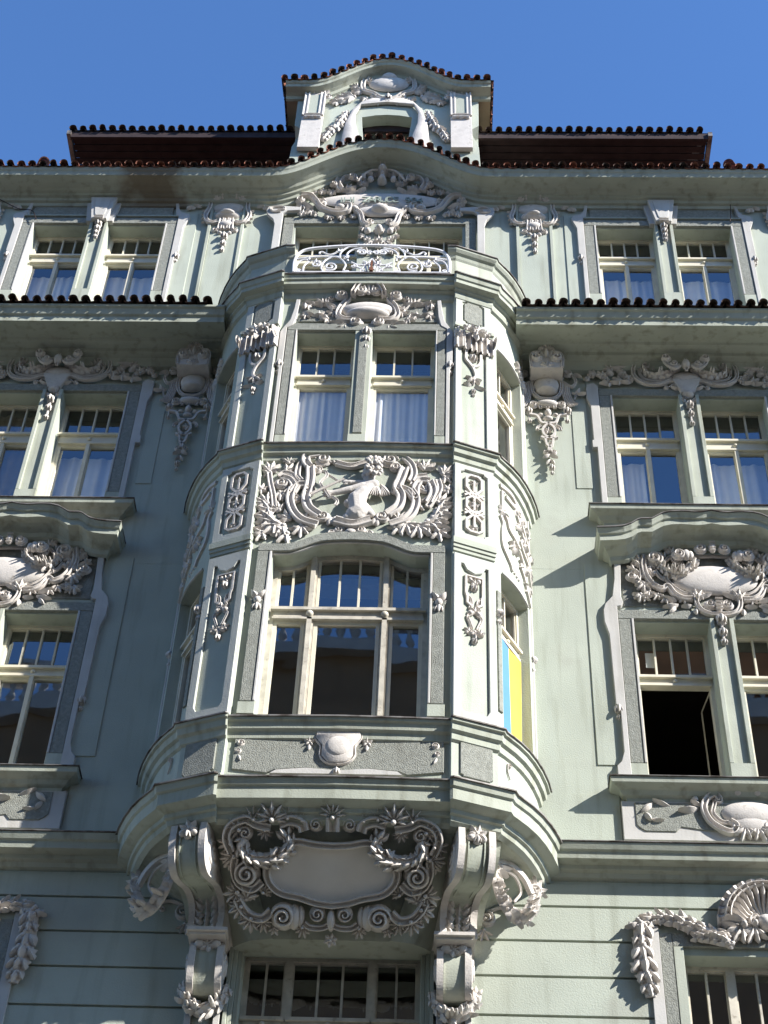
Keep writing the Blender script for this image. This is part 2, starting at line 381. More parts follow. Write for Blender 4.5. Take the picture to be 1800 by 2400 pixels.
# windows -----------------------------------------------------------
def pane(parent, m, u0, u1, v0, v1, h):
    a, b = random.uniform(-.004, .004), random.uniform(-.004, .004); du, dv = (u1 - u0), (v1 - v0)
    g = ([(u0, v0, h), (u1, v0, h + a * du), (u1, v1, h + a * du + b * dv), (u0, v1, h + b * dv)], [(0, 1, 2, 3)])
    return put('pane', g, m, 'glass', parent)
def window(m, u0, u1, v0, v1, t0, t1, upper=4, lower=2, h=-.20, mt='cream', open_leaf=False):
    f = .040; d0, d1 = h - .07, h
    g = join(bar(u0, u0 + f, v0, v1, d0, d1), bar(u1 - f, u1, v0, v1, d0, d1), bar(u0 + f, u1 - f, v1 - f, v1, d0, d1), bar(u0 + f, u1 - f, v0, v0 + f, d0, d1))
    wn = put('window', g, m, mt, house)
    k = .013
    put('transom', join(bar(u0 + f, u1 - f, t0, t1, d0, d1 + .012), bar(u0 + .01, u1 - .01, t1 - .035, t1, d1 + .012, d1 + .05), bar(u0 + .03, u1 - .03, t0, t0 + .03, d1 + .012, d1 + .03)), m, mt, wn)
    put('boss', dome(((u0 + u1) / 2, (t0 + t1) / 2), .03, .03, .03, h0=d1 + .012), m, mt, wn, True)
    # inner step of the frame
    put('bead', join(bar(u0 + f, u0 + f + k, t1, v1 - f, d0 + .01, d1 - .02), bar(u1 - f - k, u1 - f, t1, v1 - f, d0 + .01, d1 - .02), bar(u0 + f + k, u1 - f - k, v1 - f - k, v1 - f, d0 + .01, d1 - .02)), m, mt, wn)
    a, b = u0 + f + k, u1 - f - k; wd = (b - a) / upper
    for i in range(upper):
        pane(wn, m, a + i * wd, a + (i + 1) * wd, t1, v1 - f - k, d0 + .03)
        if i: put('glazing_bar', bar(a + i * wd - .011, a + i * wd + .011, t1, v1 - f - k, d0 + .015, d1 - .012), m, mt, wn)
    wd = (u1 - u0 - 2 * f) / lower; s = .034
    for i in range(lower):
        x0 = u0 + f + i * wd; x1 = x0 + wd
        if open_leaf:
            # casement swung inward on its outer edge
            xs = x0 if i == 0 else x1; sg = 1 if i == 0 else -1; ca, sa = (math.cos(math.radians(82)), math.sin(math.radians(82)))
            def tr(g): return [(xs + sg * (v[0] * ca), v[1], d0 - v[0] * sa + v[2] * .9) for v in g[0]], g[1]
            sh = put('sash', tr(join(bar(0, s, v0 + f, t0, 0, .045), bar(wd - s, wd, v0 + f, t0, 0, .045), bar(s, wd - s, t0 - s, t0, 0, .045), bar(s, wd - s, v0 + f, v0 + f + s, 0, .045))), m, mt, wn)
        else:
            sh = put('sash', join(bar(x0, x0 + s, v0 + f, t0, d0 + .01, d1 - .008), bar(x1 - s, x1, v0 + f, t0, d0 + .01, d1 - .008), bar(x0 + s, x1 - s, t0 - s, t0, d0 + .01, d1 - .008), bar(x0 + s, x1 - s, v0 + f, v0 + f + s, d0 + .01, d1 - .008)), m, mt, wn)
            pane(wn, m, x0 + s, x1 - s, v0 + f + s, t0 - s, d0 + .03)
    if lower == 2 and not open_leaf:
        c = (u0 + u1) / 2; put('meeting_post', join(bar(c - .024, c + .024, v0 + f, t0, d1 - .008, d1 + .022)), m, mt, wn)
    return wn
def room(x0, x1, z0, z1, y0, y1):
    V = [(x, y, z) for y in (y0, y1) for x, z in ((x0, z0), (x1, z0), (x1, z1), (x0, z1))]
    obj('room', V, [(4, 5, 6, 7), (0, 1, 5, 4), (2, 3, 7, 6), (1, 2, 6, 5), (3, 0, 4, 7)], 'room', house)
for s in (1, -1):
    m = wallm(0, s < 0)
    for q, (z0, z1, t0, t1) in enumerate(STO):
        window(m, U1, U2, z0, z1, t0, t1, open_leaf=(s > 0 and q == 0)); window(m, U3, U4, z0, z1, t0, t1)
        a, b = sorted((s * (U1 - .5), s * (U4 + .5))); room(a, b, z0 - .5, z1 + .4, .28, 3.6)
    # first floor triple window
    window(m, 3.40, 3.86, 8.3, 10.33, 9.55, 9.67, upper=2, lower=1, mt='greypaint'); window(m, 3.86, 4.58, 8.3, 10.33, 9.55, 9.67, upper=3, lower=1, mt='greypaint'); window(m, 4.58, 5.045, 8.3, 10.33, 9.55, 9.67, upper=2, lower=1, mt='greypaint')
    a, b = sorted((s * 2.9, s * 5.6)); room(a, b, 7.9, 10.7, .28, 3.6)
window(W0, -1.262, -.31, 20.0, 22.57, 21.88, 22.06); window(W0, .25, 1.24, 20.0, 22.57, 21.88, 22.06); room(-1.9, 1.9, 19.7, 23, .28, 3.6)
for a, b, n in ((-.87, -.43, 2), (-.43, .39, 3), (.39, .86, 2)): window(W0, a, b, 8.3, 10.33, 9.55, 9.67, upper=n, lower=1, mt='greypaint')
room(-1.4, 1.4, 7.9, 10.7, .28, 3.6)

# window surrounds on the main wall ---------------------------------
def surround(m, q):
    z0, z1, t0, t1 = STO[q]; zs = (12.61, 16.71, 20.9)[q]; zt = z1 + .16
    mt = 'rough'
    for sg in (0, 1):
        M = (lambda g: g) if sg == 0 else (lambda g: mirror(g, AXW))
        g = plate([(3.05, zs), (U1 - .03, zs), (U1 - .03, z1 + .02), (3.05, z1 + .02)], 0, .045)
        put('roughcast_strip', M(g), m, mt, house)
        put('window_plinth', M(slab(3.035, U1 - .004, z0 - .08, zs - .006, 0, .05)), m, 'wall2', house)
        put('reveal_bead', M(slab(U1 - .028, U1 - .004, zs, z1 + .02, 0, .055)), m, 'white', house)
    put('roughcast_lintel', plate([(3.05, z1 + .024), (2 * AXW - 3.05, z1 + .024), (2 * AXW - 3.05, zt), (3.05, zt)], 0, .045), m, mt, house)
    # pier between the two windows
    put('window_pier', slab(U2 + .004, U3 - .004, zs, z1 + .02, 0, .035), m, 'wall2', house)
    for a in (U2 + .003, U3 - .05): put('pier_edge', slab(a, a + .047, zs, z1 + .02, .036, .075), m, 'wall2', house)
    put('pier_plinth', slab(U2 + .003, U3 - .003, z0 - .08, zs - .006, 0, .08), m, 'wall2', house)
def ear(m, q):
    """pale strap strip outside the window surround, with its small drop"""
    z0 = (12.27, 16.42, 20.3)[q]; z1, zt = ((14.70, 15.58), (18.72, 18.88), (22.62, 23.1))[q]
    if q == 0: P = [(3.045, z0), (3.045, 14.86), (3.09, 14.87), (3.12, 14.92), (3.10, 15.02), (3.13, 15.58), (3.055, 15.58), (3.04, 15.30), (3.00, 15.02), (2.91, 14.90), (2.885, 14.80), (2.885, 14.62), (2.93, 14.42), (2.94, 13.4), (2.985, 13.35), (2.985, 12.75), (2.95, 12.62), (2.90, 12.56), (2.90, z0)]
    elif q == 1: P = [(3.045, z0), (3.045, 18.84), (2.99, 18.90), (2.90, 18.87), (2.885, 18.78), (2.885, 18.60), (2.93, 18.44), (2.935, 17.76), (2.915, 17.76), (2.915, 17.62), (2.975, 17.62), (2.975, z0)]
    else: P = [(3.045, z0), (3.045, 22.76), (3.09, 22.80), (3.11, 22.95), (3.13, 23.10), (3.08, 23.10), (3.06, 22.95), (3.01, 22.86), (2.90, 22.82), (2.87, 22.74), (2.90, 22.62), (2.94, 22.50), (2.94, 21.85), (2.985, 21.80), (2.985, z0)]
    for sg in (0, 1):
        g = plate(P, 0, .06); d = drop([(2.97, (13.34, 17.5, 21.76)[q]), (2.97, (13.24, 17.4, 21.66)[q])], .052, .085) if q != 1 else None
        if sg: g = mirror(g, AXW); d = mirror(d, AXW) if d else None
        o = put('ear_strip', g, m, 'white', house)
        if d: put('drop', d, m, 'orn', o, True)
for s in (1, -1):
    m = wallm(0, s < 0)
    for q in range(3): surround(m, q); ear(m, q)

# sills, hoods and courses on the main wall --------------------------
SILL = [(.04, -.22), (.05, -.16), (.09, -.14), (.12, -.10), (.17, -.08), (.21, -.06), (.22, 0.0), (.0, .045)]
def sill(m, z, mt='wall2'):
    a, b = 2.80, 2 * AXW - 2.80
    V = []; Fc = []
    # returns at both ends: shrink the ends with the projection
    for h, dv in SILL: V += [(a + .22 - h, z + dv, h), (b - .22 + h, z + dv, h)]
    for i in range(len(SILL) - 1): Fc.append((2 * i, 2 * i + 1, 2 * i + 3, 2 * i + 2))
    V += [(a + .22 - h, z + dv, -.02) for h, dv in SILL] + [(b - .22 + h, z + dv, -.02) for h, dv in SILL]
    n = 2 * len(SILL); k = len(SILL)
    for i in range(k - 1): Fc += [(2 * i, 2 * i + 2, n + i + 1, n + i), (2 * i + 1, 2 * i + 3, n + k + i + 1, n + k + i)]
    o = put('window_sill', (V, Fc), m, mt, house)
    put('sill_flashing', slab(a - .012, b + .012, z + .002, z + .014, 0, .238), m, 'zinc', o)
HP = [(2.84, 0), (3.05, .012), (3.16, .03), (3.25, .07), (3.33, .135), (3.375, .155), (3.50, .155), (3.56, .20), (3.64, .255), (3.74, .285), (3.87, .292), (4.03, .278), (4.12, .285), (AXW, .312)]
def hood(m):
    zb = 15.80; L = HP + [(2 * AXW - u, v) for u, v in reversed(HP[:-1])]
    prof = [(.06, -.27), (.10, -.25), (.12, -.20), (.20, -.17), (.24, -.15), (.34, -.145), (.345, -.07), (.37, -.06), (.385, -.03), (.40, -.01), (.405, 0.0), (.05, .03)]
    c = AXW; V = []; Fc = []; k = len(prof)
    for u, v in L:
        for h, dv in prof:
            sh = (.405 - h) * .55 * (1 if u < c else -1) * max(0, 1 - min(abs(u - L[0][0]), abs(L[-1][0] - u)) / .5)
            V.append((u + sh, zb + v + dv, h))
    n = len(L)
    for i in range(n - 1):
        for j in range(k - 1): Fc.append((i * k + j, (i + 1) * k + j, (i + 1) * k + j + 1, i * k + j + 1))
    b0 = len(V)
    for i in (0, n - 1):
        for j in range(k): v = V[i * k + j]; V.append((v[0], v[1], -.02))
    for j in range(k - 1): Fc += [(j, j + 1, b0 + j + 1, b0 + j), ((n - 1) * k + j, (n - 1) * k + j + 1, b0 + k + j + 1, b0 + k + j)]
    o = put('window_hood', (V, Fc), m, 'wall2', house)
    put('hood_flashing', esweep([(u, zb + v + .004) for u, v in L], [(.0, .032), (.42, 0), (.42, .012), (0, .046)]), m, 'zinc', o)
    put('spandrel', slab(3.02, 2 * AXW - 3.02, 15.80, 16.20, 0, .05), m, 'wall2', house)
    put('roughcast_field', plate([(3.13, 14.90), (2 * AXW - 3.13, 14.90), (2 * AXW - 3.13, 15.56), (2 * AXW - 3.4, 15.72), (3.4, 15.72), (3.13, 15.56)], 0, .012), m, 'rough', house)
STR = [(0, 11.14), (.05, 11.16), (.07, 11.20), (.12, 11.215), (.13, 11.255), (.24, 11.262), (.255, 11.33), (.28, 11.345), (.30, 11.39), (.305, 11.41), (0, 11.45)]
MID = [(.0, 19.14), (.06, 19.17), (.08, 19.23), (.11, 19.29), (.20, 19.31), (.21, 19.36), (.34, 19.37), (.36, 19.40), (.46, 19.385), (.70, 19.33), (.71, 19.42), (.74, 19.44), (.77, 19.52), (.80, 19.54), (.80, 19.58), (.0, 19.85)]
for s in (1, -1):
    m = wallm(0, s < 0)
    for z in (12.30, 16.40): sill(m, z)
    hood(m)
    put('apron', plate([(2.91, 11.62), (2 * AXW - 2.91, 11.62), (2 * AXW - 2.91, 12.10), (2.91, 12.10)], 0, .06), m, 'white', house)
    put('apron_field', plate([(3.05, 11.80), (3.08, 11.76), (3.14, 11.72), (3.45, 11.72), (3.50, 11.78), (3.75, 11.74), (AXW, 11.70), (2 * AXW - 3.75, 11.74), (2 * AXW - 3.5, 11.78), (2 * AXW - 3.45, 11.72), (2 * AXW - 3.14, 11.72), (2 * AXW - 3.08, 11.76), (2 * AXW - 3.05, 11.80), (2 * AXW - 3.05, 12.08), (3.05, 12.08)], .058, .072), m, 'rough', house)
    put('string_course', esweep([(1.95, 0), (XW, 0)], STR), m, 'wall2', house)
    put('string_flashing', slab(2.0, XW, 11.415, 11.428, 0, .32), m, 'zinc', house)
    put('storey_cornice', esweep([(1.95, 0), (XW, 0)], MID), m, 'wall2', house)
    put('plinth_band', slab(1.9, XW, 11.46, 11.60, 0, .025), m, 'wall', house)
    put('plinth_band', slab(1.9, 2.90, 11.61, 12.21, 0, .012), m, 'wall', house)
    # raised field panels
    put('wall_panel', slab(2.70, 3.04, 12.60, 15.59, 0, .012), m, 'wall', house)
    put('wall_panel', slab(2.68, 2.88, 16.9, 19.1, 0, .010), m, 'wall', house)
    put('wall_panel', slab(2.76, 2.99, 20.3, 22.88, 0, .014), m, 'wall', house)
    for c in (2.308, 2 * AXW - 2.308):
        put('pilaster', slab(c - .222, c + .222, 20.1, 23.10, 0, .03), m, 'wall', house)
        for e in (-.27, .225): put('pilaster_edge', slab(c + e, c + e + .045, 20.1, 23.10, 0, .055), m, 'wall2', house)
    # shallow rusticated courses of the first floor
    zc = [11.10, 10.83, 10.44, 10.05, 9.635]
    while zc[-1] > .5: zc.append(zc[-1] - .40)
    for a, b in zip(zc, zc[1:]):
        x1 = XW
        if b > 7.9 and a < 10.7: put('stone_course', slab(.995, 3.10, b + .012, a - .012, .0, .032), m, 'wall', house); put('stone_course', slab(2 * AXW - 3.10, x1, b + .012, a - .012, .0, .032), m, 'wall', house)
        elif b > 10.3: put('stone_course', slab(.995, x1, b + .012, a - .012, .0, .032), m, 'wall', house)
        else: put('stone_course', slab(.004, x1, b + .012, a - .012, .0, .032), m, 'wall', house)
    # first floor window surround
    for a, b, c, d, mt, hh in ((3.30, 3.395, 8.2, 10.40, 'wall2', .05), (3.175, 3.295, 8.2, 10.55, 'rough', .045), (3.06, 3.17, 8.9, 10.62, 'white', .06)):
        g = slab(a, b, c, d, 0, hh); put('window_jamb', g, m, mt, house); put('window_jamb', mirror(g, AXW), m, mt, house)
    put('window_lintel', slab(3.30, 2 * AXW - 3.30, 10.405, 10.55, 0, .045), m, 'rough', house)
# centre first-floor surround
for s in (1, -1):
    m = wallm(0, s < 0)
    for a, b, hh in ((.865, .905, .05), (.908, .95, .08), (.953, .99, .11)): put('window_jamb', slab(a, b, 8.0, 10.40 + (a - .865), 0, hh), m, 'wall2', house)
for z, hh, e in ((10.335, .05, .905), (10.378, .08, .95), (10.423, .11, .99)): put('window_lintel', slab(-e, e, z, z + .04, 0, hh), W0, 'wall2', house)

# ------------------------------------------------------------------ bay
def nrm(x, y): l = math.hypot(x, y); return (x / l, y / l)
HALF = [((0, -1.075), (0, -1)), ((.6, -1.065), (.01, -1)), ((1.118, -1.05), (0, -1)), ((1.122, -1.05), (.04, -1)), ((1.126, -1.095), (-.02, -1)), ((1.132, -1.105), (.10, -1.0)),
        ((1.60, -.925), (.62, -.86)), ((1.604, -.90), (.72, -.69)), ((1.74, -.74), nrm(.77, -.63)), ((1.83, -.61), nrm(.83, -.56)), ((1.90, -.48), nrm(.89, -.45)), ((1.97, -.32), nrm(.93, -.36)), ((2.03, -.14), nrm(.96, -.28)), ((2.07, .04), nrm(.98, -.2))]
PLAN = [((-p[0], p[1]), (-n[0], n[1])) for p, n in reversed(HALF[1:])] + HALF
SIDE_PTS = [(1.60, -.90), (1.67, -.825), (1.74, -.74), (1.83, -.61), (1.90, -.48), (1.97, -.32), (2.03, -.14), (2.07, .04)]
BF = wallm(-1.055)                               # bay front face
def arch2(u):
    a = abs(u)
    if a < .28: return .19 - .018 * (a / .28) ** 2
    k = min(1, (a - .28) / .46); return .172 * (1 - k * k * (3 - 2 * k))
def archline(u0, u1, base, n=24): return [(u0 + (u1 - u0) * i / n, base + arch2(u0 + (u1 - u0) * i / n)) for i in range(n + 1)]
B2L, B2R = -.875, .865
hole2 = [(B2L, 12.36), (B2R, 12.36)] + list(reversed(archline(B2L, B2R, 14.65)))
put('bay_front_wall', plate(rect(-1.15, 1.15, 11.3, 19.7), -.26, 0, [hole2, rect(-.89, -.145, 16.44, 18.64), rect(.08, .88, 16.44, 18.64)], bev=.002), BF, 'wall', house)
window(BF, -.89, -.145, 16.44, 18.64, 17.82, 17.99, upper=3, lower=1); window(BF, .08, .88, 16.44, 18.64, 17.82, 17.99, upper=3, lower=1)
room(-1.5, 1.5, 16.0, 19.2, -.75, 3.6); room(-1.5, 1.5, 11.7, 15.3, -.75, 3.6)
# triple arched window of the bay
def triple():
    h = -.20; d0, d1 = h - .07, h
    g = join(bar(B2L, B2L + .055, 12.36, 14.66, d0, d1), bar(B2R - .055, B2R, 12.36, 14.66, d0, d1), bar(B2L, B2R, 12.36, 12.41, d0, d1))
    wn = put('window', g, BF, 'greypaint', house)
    L = archline(B2L, B2R, 14.65, 32)
    put('arched_head', (lambda V: (V, [q for i in range(32) for q in ((4 * i, 4 * i + 4, 4 * i + 5, 4 * i + 1), (4 * i + 1, 4 * i + 5, 4 * i + 6, 4 * i + 2), (4 * i + 2, 4 * i + 6, 4 * i + 7, 4 * i + 3))]))([(u, v + dv, hh) for u, v in L for dv, hh in ((0, d1 + .005), (-.06, d1 + .005), (-.06, d0 - .005), (0, d0 - .005))]), BF, 'greypaint', wn)
    put('transom', join(bar(B2L + .05, B2R - .05, 13.84, 14.0, d0, d1 + .02), bar(B2L + .02, B2R - .02, 13.96, 14.0, d1 + .02, d1 + .06), bar(B2L + .04, B2R - .04, 13.84, 13.87, d1 + .02, d1 + .04)), BF, 'greypaint', wn)
    for c in (-.425, .395):
        put('mullion', join(bar(c - .045, c + .045, 12.41, 14.90, d0, d1 + .01), bar(c - .026, c + .026, 12.41, 14.90, d1 + .01, d1 + .04)), BF, 'greypaint', wn)
        put('boss', dome((c, 13.92), .045, .045, .04, h0=d1 + .03), BF, 'greypaint', wn, True)
    for a, b, n in ((B2L + .055, -.475, 2), (-.375, .345, 3), (.445, B2R - .055, 2)):
        top = 14.88; wd = (b - a - .06) / n
        put('sash', join(bar(a, a + .03, 14.0, 14.90, d0 + .01, d1 - .01), bar(b - .03, b, 14.0, 14.90, d0 + .01, d1 - .01), bar(a, b, 14.0, 14.025, d0 + .01, d1 - .01)), BF, 'cream', wn)
        put('sash', join(bar(a, a + .042, 12.41, 13.84, d0 + .01, d1 - .01), bar(b - .042, b, 12.41, 13.84, d0 + .01, d1 - .01), bar(a + .042, b - .042, 13.795, 13.84, d0 + .01, d1 - .01), bar(a + .042, b - .042, 12.41, 12.45, d0 + .01, d1 - .01)), BF, 'cream', wn)
        pane(wn, BF, a + .042, b - .042, 12.45, 13.795, d0 + .03)
        for i in range(n):
            pane(wn, BF, a + .03 + i * wd, a + .03 + (i + 1) * wd, 14.0, top, d0 + .03)
            if i: put('glazing_bar', bar(a + .03 + i * wd - .012, a + .03 + i * wd + .012, 14.0, top, d0 + .015, d1 - .012), BF, 'cream', wn)
triple()
# roughcast surrounds on the bay front
def strip(P, h=.045, mt='rough', nm='roughcast_strip'): return put(nm, plate(P, 0, h), BF, mt, house)
for s in (1, -1):
    c = lambda P: [(s * a, b) for a, b in P]
    strip(c([(.915, 16.63), (1.02, 16.63), (1.02, 18.66), (.915, 18.66)])); strip(c([(.895, 16.42), (1.02, 16.42), (1.02, 16.62), (.895, 16.62)]), .05, 'wall2', 'window_plinth')
    strip(c([(.893, 16.63), (.911, 16.63), (.911, 18.66), (.893, 18.66)]), .055, 'white', 'reveal_bead')
    o = strip(c([(1.03, 16.42), (1.075, 16.42), (1.075, 17.88), (1.11, 17.95), (1.11, 18.62), (1.07, 18.72), (1.0, 18.86), (.965, 19.1), (.95, 19.3), (.90, 19.3), (.92, 18.95), (.955, 18.76), (1.03, 18.70)]), .055, 'white', 'ear_strip')
    put('drop', drop([(s * 1.075, 17.97), (s * 1.075, 17.84)], .055, .09), BF, 'orn', o, True)
    strip(c([(.915, 12.51), (1.045, 12.51), (1.045, 13.88), (1.065, 13.93), (1.02, 13.93), (.98, 13.90), (.94, 13.93), (.915, 13.94)])); strip(c([(.88, 12.34), (1.06, 12.34), (1.06, 12.50), (.88, 12.50)]), .05, 'wall2', 'window_plinth')
    strip(c([(.915, 14.02), (1.045, 14.02), (1.045, 14.72), (.915, 14.66)]))
    strip(c([(.885, 12.51), (.911, 12.51), (.911, 14.66), (.885, 14.66)]), .055, 'white', 'reveal_bead')
    put('mask', join(rosette((s * .985, 13.93), .09, .06, 7), lift(dome((s * .985, 13.92), .045, .055, .05), .03), drop([(s * .985, 13.82)], .055, .07), lift(leaf((s * .985, 13.97), PI / 2 + .8, .11, .08, .05), .03), lift(leaf((s * .985, 13.97), PI / 2 - .8, .11, .08, .05), .03)), BF, 'orn', house, True)
strip([(-1.02, 18.665), (1.02, 18.665), (1.02, 18.80), (-1.02, 18.80)], .045, 'rough', 'roughcast_lintel')
strip([(-.90, 18.87), (.90, 18.87), (.86, 19.08), (.84, 19.36), (-.84, 19.36), (-.86, 19.08)], .02, 'rough', 'roughcast_field')
strip(archline(-1.045, 1.045, 14.665, 30) + list(reversed([(u, v + .135 - .02 * abs(u)) for u, v in archline(-1.045, 1.045, 14.665, 30)])), .05, 'rough', 'roughcast_lintel')
put('arch_bead', ridge([Vector(p) for p in archline(-.885, .875, 14.655, 30)], .012, .06, n=3), BF, 'white', house)
strip([(-.141, 16.63), (.076, 16.63), (.076, 18.66), (-.141, 18.66)], .04, 'wall2', 'window_pier'); strip([(-.085, 16.66), (.025, 16.66), (.025, 18.64), (-.085, 18.64)], .062, 'rough', 'pier_field')
strip([(-.142, 16.42), (.077, 16.42), (.077, 16.62), (-.142, 16.62)], .075, 'wall2', 'pier_plinth')

# pilasters of the bay: face plane between (1.132,-1.105) and (1.60,-.925)
def pilm(s):
    t = Vector((.468, .180)).normalized(); m = Flat((s * 1.132, -1.105, 0), (s * t.x, t.y, 0), (0, 0, 1)); return m
PW = .5015
def chamfer(a, b, c, d, k=.05): return [(a + k, c), (b - k, c), (b - k, c + k * .5), (b, c + k), (b, d - k), (b - k, d - k * .5), (b - k, d), (a + k, d), (a + k, d - k * .5), (a, d - k), (a, c + k), (a + k, c + k * .5)]
for s in (1, -1):
    m = pilm(s)
    put('bay_pilaster', bar(0, PW, 11.3, 19.66, -.16, 0), m, 'wall', house)
    # panel frames: pale plate with the field cut out
    put('pilaster_frame', plate(rect(.005, PW - .005, 12.34, 14.66), 0, .03, [[(.09, 12.50), (.12, 12.44), (PW - .12, 12.44), (PW - .09, 12.50), (PW - .09, 14.52), (PW - .12, 14.52), (PW - .16, 14.44), (PW / 2, 14.40), (.16, 14.44), (.12, 14.52), (.09, 14.52)]]), m, 'trim', house)
    put('pilaster_frame', plate(rect(.005, PW - .005, 14.90, 16.14), 0, .03, [chamfer(.085, PW - .085, 15.0, 16.06, .045)]), m, 'trim', house)
    put('pilaster_frame', plate(rect(.005, PW - .005, 16.44, 18.52), 0, .03, [rect(.085, PW - .085, 16.50, 18.50)]), m, 'trim', house)
    put('pilaster_frame', plate(rect(.005, PW - .005, 18.76, 19.42), 0, .025, [chamfer(.10, PW - .10, 18.86, 19.34, .045)]), m, 'trim', house)
    put('roughcast_panel', plate(chamfer(.125, PW - .125, 18.885, 19.315, .04), 0, .02), m, 'rough', house)
    put('necking', join(bar(-.02, PW + .02, 18.70, 18.755, 0, .075), bar(-.01, PW + .01, 18.66, 18.70, 0, .045)), m, 'wall2', house)
    put('impost', join(bar(-.01, PW + .01, 14.80, 14.89, 0, .05), bar(-.005, PW + .005, 14.75, 14.80, 0, .035), bar(0, PW, 14.70, 14.75, 0, .02)), m, 'wall2', house)
    put('roughcast_panel', plate(chamfer(.09, PW - .06, 11.62, 12.06, .03), 0, .02), m, 'rough', house)
# curved side walls with one window a storey
def sidewall(s):
    m = Curve(SIDE_PTS, s < 0)
    ss = sorted(set([0, .105, .20, .27, .36, .45, .54, .63, .70, .79, .88, .97, m.L]))
    a, b = .105, .79
    zs = [11.3, 12.36, 14.63, 16.44, 18.63, 19.7]
    V = []; Fc = []
    def quad(p): i = len(V); V.extend(m.w(*q) for q in p); Fc.append((i, i + 1, i + 2, i + 3))
    for s0, s1 in zip(ss, ss[1:]):
        for k, (z0, z1) in enumerate(zip(zs, zs[1:])):
            if k in (1, 3) and s0 >= a - 1e-6 and s1 <= b + 1e-6:
                quad([(s0, z1, 0), (s1, z1, 0), (s1, z1, -.2), (s0, z1, -.2)]); quad([(s0, z0, 0), (s1, z0, 0), (s1, z0, -.2), (s0, z0, -.2)]); continue
            quad([(s0, z0, 0), (s1, z0, 0), (s1, z1, 0), (s0, z1, 0)])
    for k in (1, 3):
        for q in (a, b): quad([(q, zs[k], 0), (q, zs[k + 1], 0), (q, zs[k + 1], -.2), (q, zs[k], -.2)])
    obj('bay_side_wall', V, Fc, 'wall', house)
    P, Q = m.w(a, 0, -.12), m.w(b, 0, -.12); U = (Q - P); Lw = U.length
    fm = Flat((P.x, P.y, 0), U, (0, 0, 1))
    window(fm, 0, Lw, 12.36, 14.63, 13.84, 13.99, upper=2, lower=1, h=.0, mt='cream'); window(fm, 0, Lw, 16.44, 18.63, 17.82, 17.99, upper=2, lower=1, h=.0, mt='cream')
    put('reveal_bead', ridge([Vector((.02 + a + (b - a - .04) * i / 12, 18.645)) for i in range(13)], .012, .02, n=3), m, 'white', house)
    put('reveal_bead', ridge([Vector((.02 + a + (b - a - .04) * i / 12, 14.645)) for i in range(13)], .012, .02, n=3), m, 'white', house)
    put('roughcast_strip', plate(rect(.02, .08, 12.6, 14.3), 0, .02), m, 'rough', house)
    put('wall_bead', ridge([Vector((.90, 12.4)), Vector((.90, 19.4))], .014, .025, n=4), m, 'white', house)
    put('drop', drop([(.045, 13.95), (.045, 13.83)], .05, .08), m, 'orn', house, True); put('drop', drop([(.90, 13.95), (.90, 13.8)], .04, .06), m, 'orn', house, True)
    return m, fm, Lw
SR, FR, LR = sidewall(1); SL, FL, LL = sidewall(-1)
# mouldings of the bay
BSILL = [(.0, -.24), (.03, -.22), (.04, -.15), (.075, -.13), (.09, -.06), (.118, -.05), (.125, -.01)]
for z, nm in ((16.40, 'bay_sill'), (12.26, 'bay_sill')):
    o = sw(PLAN, [(a, z + b) for a, b in BSILL] + [(-.05, z + .02)], nm, 'wall2', house)
    sw(PLAN, [(-.06, z + .03), (.14, z - .006), (.14, z - .022), (.10, z - .022)], 'sill_flashing', 'zinc', o)
o = sw(PLAN, [(-.02, 11.02), (.03, 11.05), (.045, 11.10), (.075, 11.11), (.085, 11.15), (.12, 11.16), (.19, 11.19), (.20, 11.31), (.225, 11.325), (.245, 11.385), (.25, 11.40), (-.02, 11.45)], 'bay_base_cornice', 'wall2', house)
sw(PLAN, [(-.03, 11.455), (.268, 11.405), (.268, 11.39), (.22, 11.39)], 'cornice_flashing', 'zinc', o)
sw(PLAN, [(.0, 11.46), (.03, 11.47), (.03, 11.56), (.015, 11.58), (0, 11.58)], 'parapet_plinth', 'wall2', house)
o = sw(PLAN, [(-.01, 19.30), (.035, 19.33), (.05, 19.38), (.05, 19.43), (.085, 19.45), (.09, 19.475), (.165, 19.49), (.17, 19.545), (.19, 19.56), (.205, 19.61), (.215, 19.64), (-.1, 19.70)], 'bay_cornice', 'wall2', house)
sw(PLAN, [(-.1, 19.715), (.23, 19.65), (.23, 19.632), (.19, 19.632)], 'cornice_flashing', 'zinc', o)
# balcony parapet (open in the middle for the railing)
PAR = [q for q in PLAN if q[0][0] > 1.1]
for s in (1, -1):
    Pp = [((s * p[0], p[1]), (s * n[0], n[1])) for p, n in PAR]
    cut = ((s * 1.06, -1.105), (0, -1)); Pp = [((s * 1.03, -1.105), (0, -1))] + [q for q in Pp if abs(q[0][0]) > 1.13]
    pr = [(.03, 19.68), (.06, 19.70), (.07, 19.80), (.05, 19.83), (.05, 20.12), (.07, 20.15), (.09, 20.20), (.12, 20.22), (.15, 20.26), (.155, 20.30), (-.14, 20.30), (-.14, 19.68)]
    o = sw(Pp, pr, 'balcony_parapet', 'wall2', house)
    p, n = Pp[0]; V = [(p[0] + n[0] * a, p[1] + n[1] * a, b) for a, b in pr]; obj('parapet_end', V, [tuple(range(len(V)))], 'wall2', o)
    sw(Pp, [(-.16, 20.315), (.172, 20.31), (.172, 20.295), (.13, 20.295)], 'coping_flashing', 'zinc', o)
V = [(p[0], p[1], 19.69) for p, n in PLAN]; obj('balcony_floor', V, [tuple(range(len(V)))], 'zinc', house)

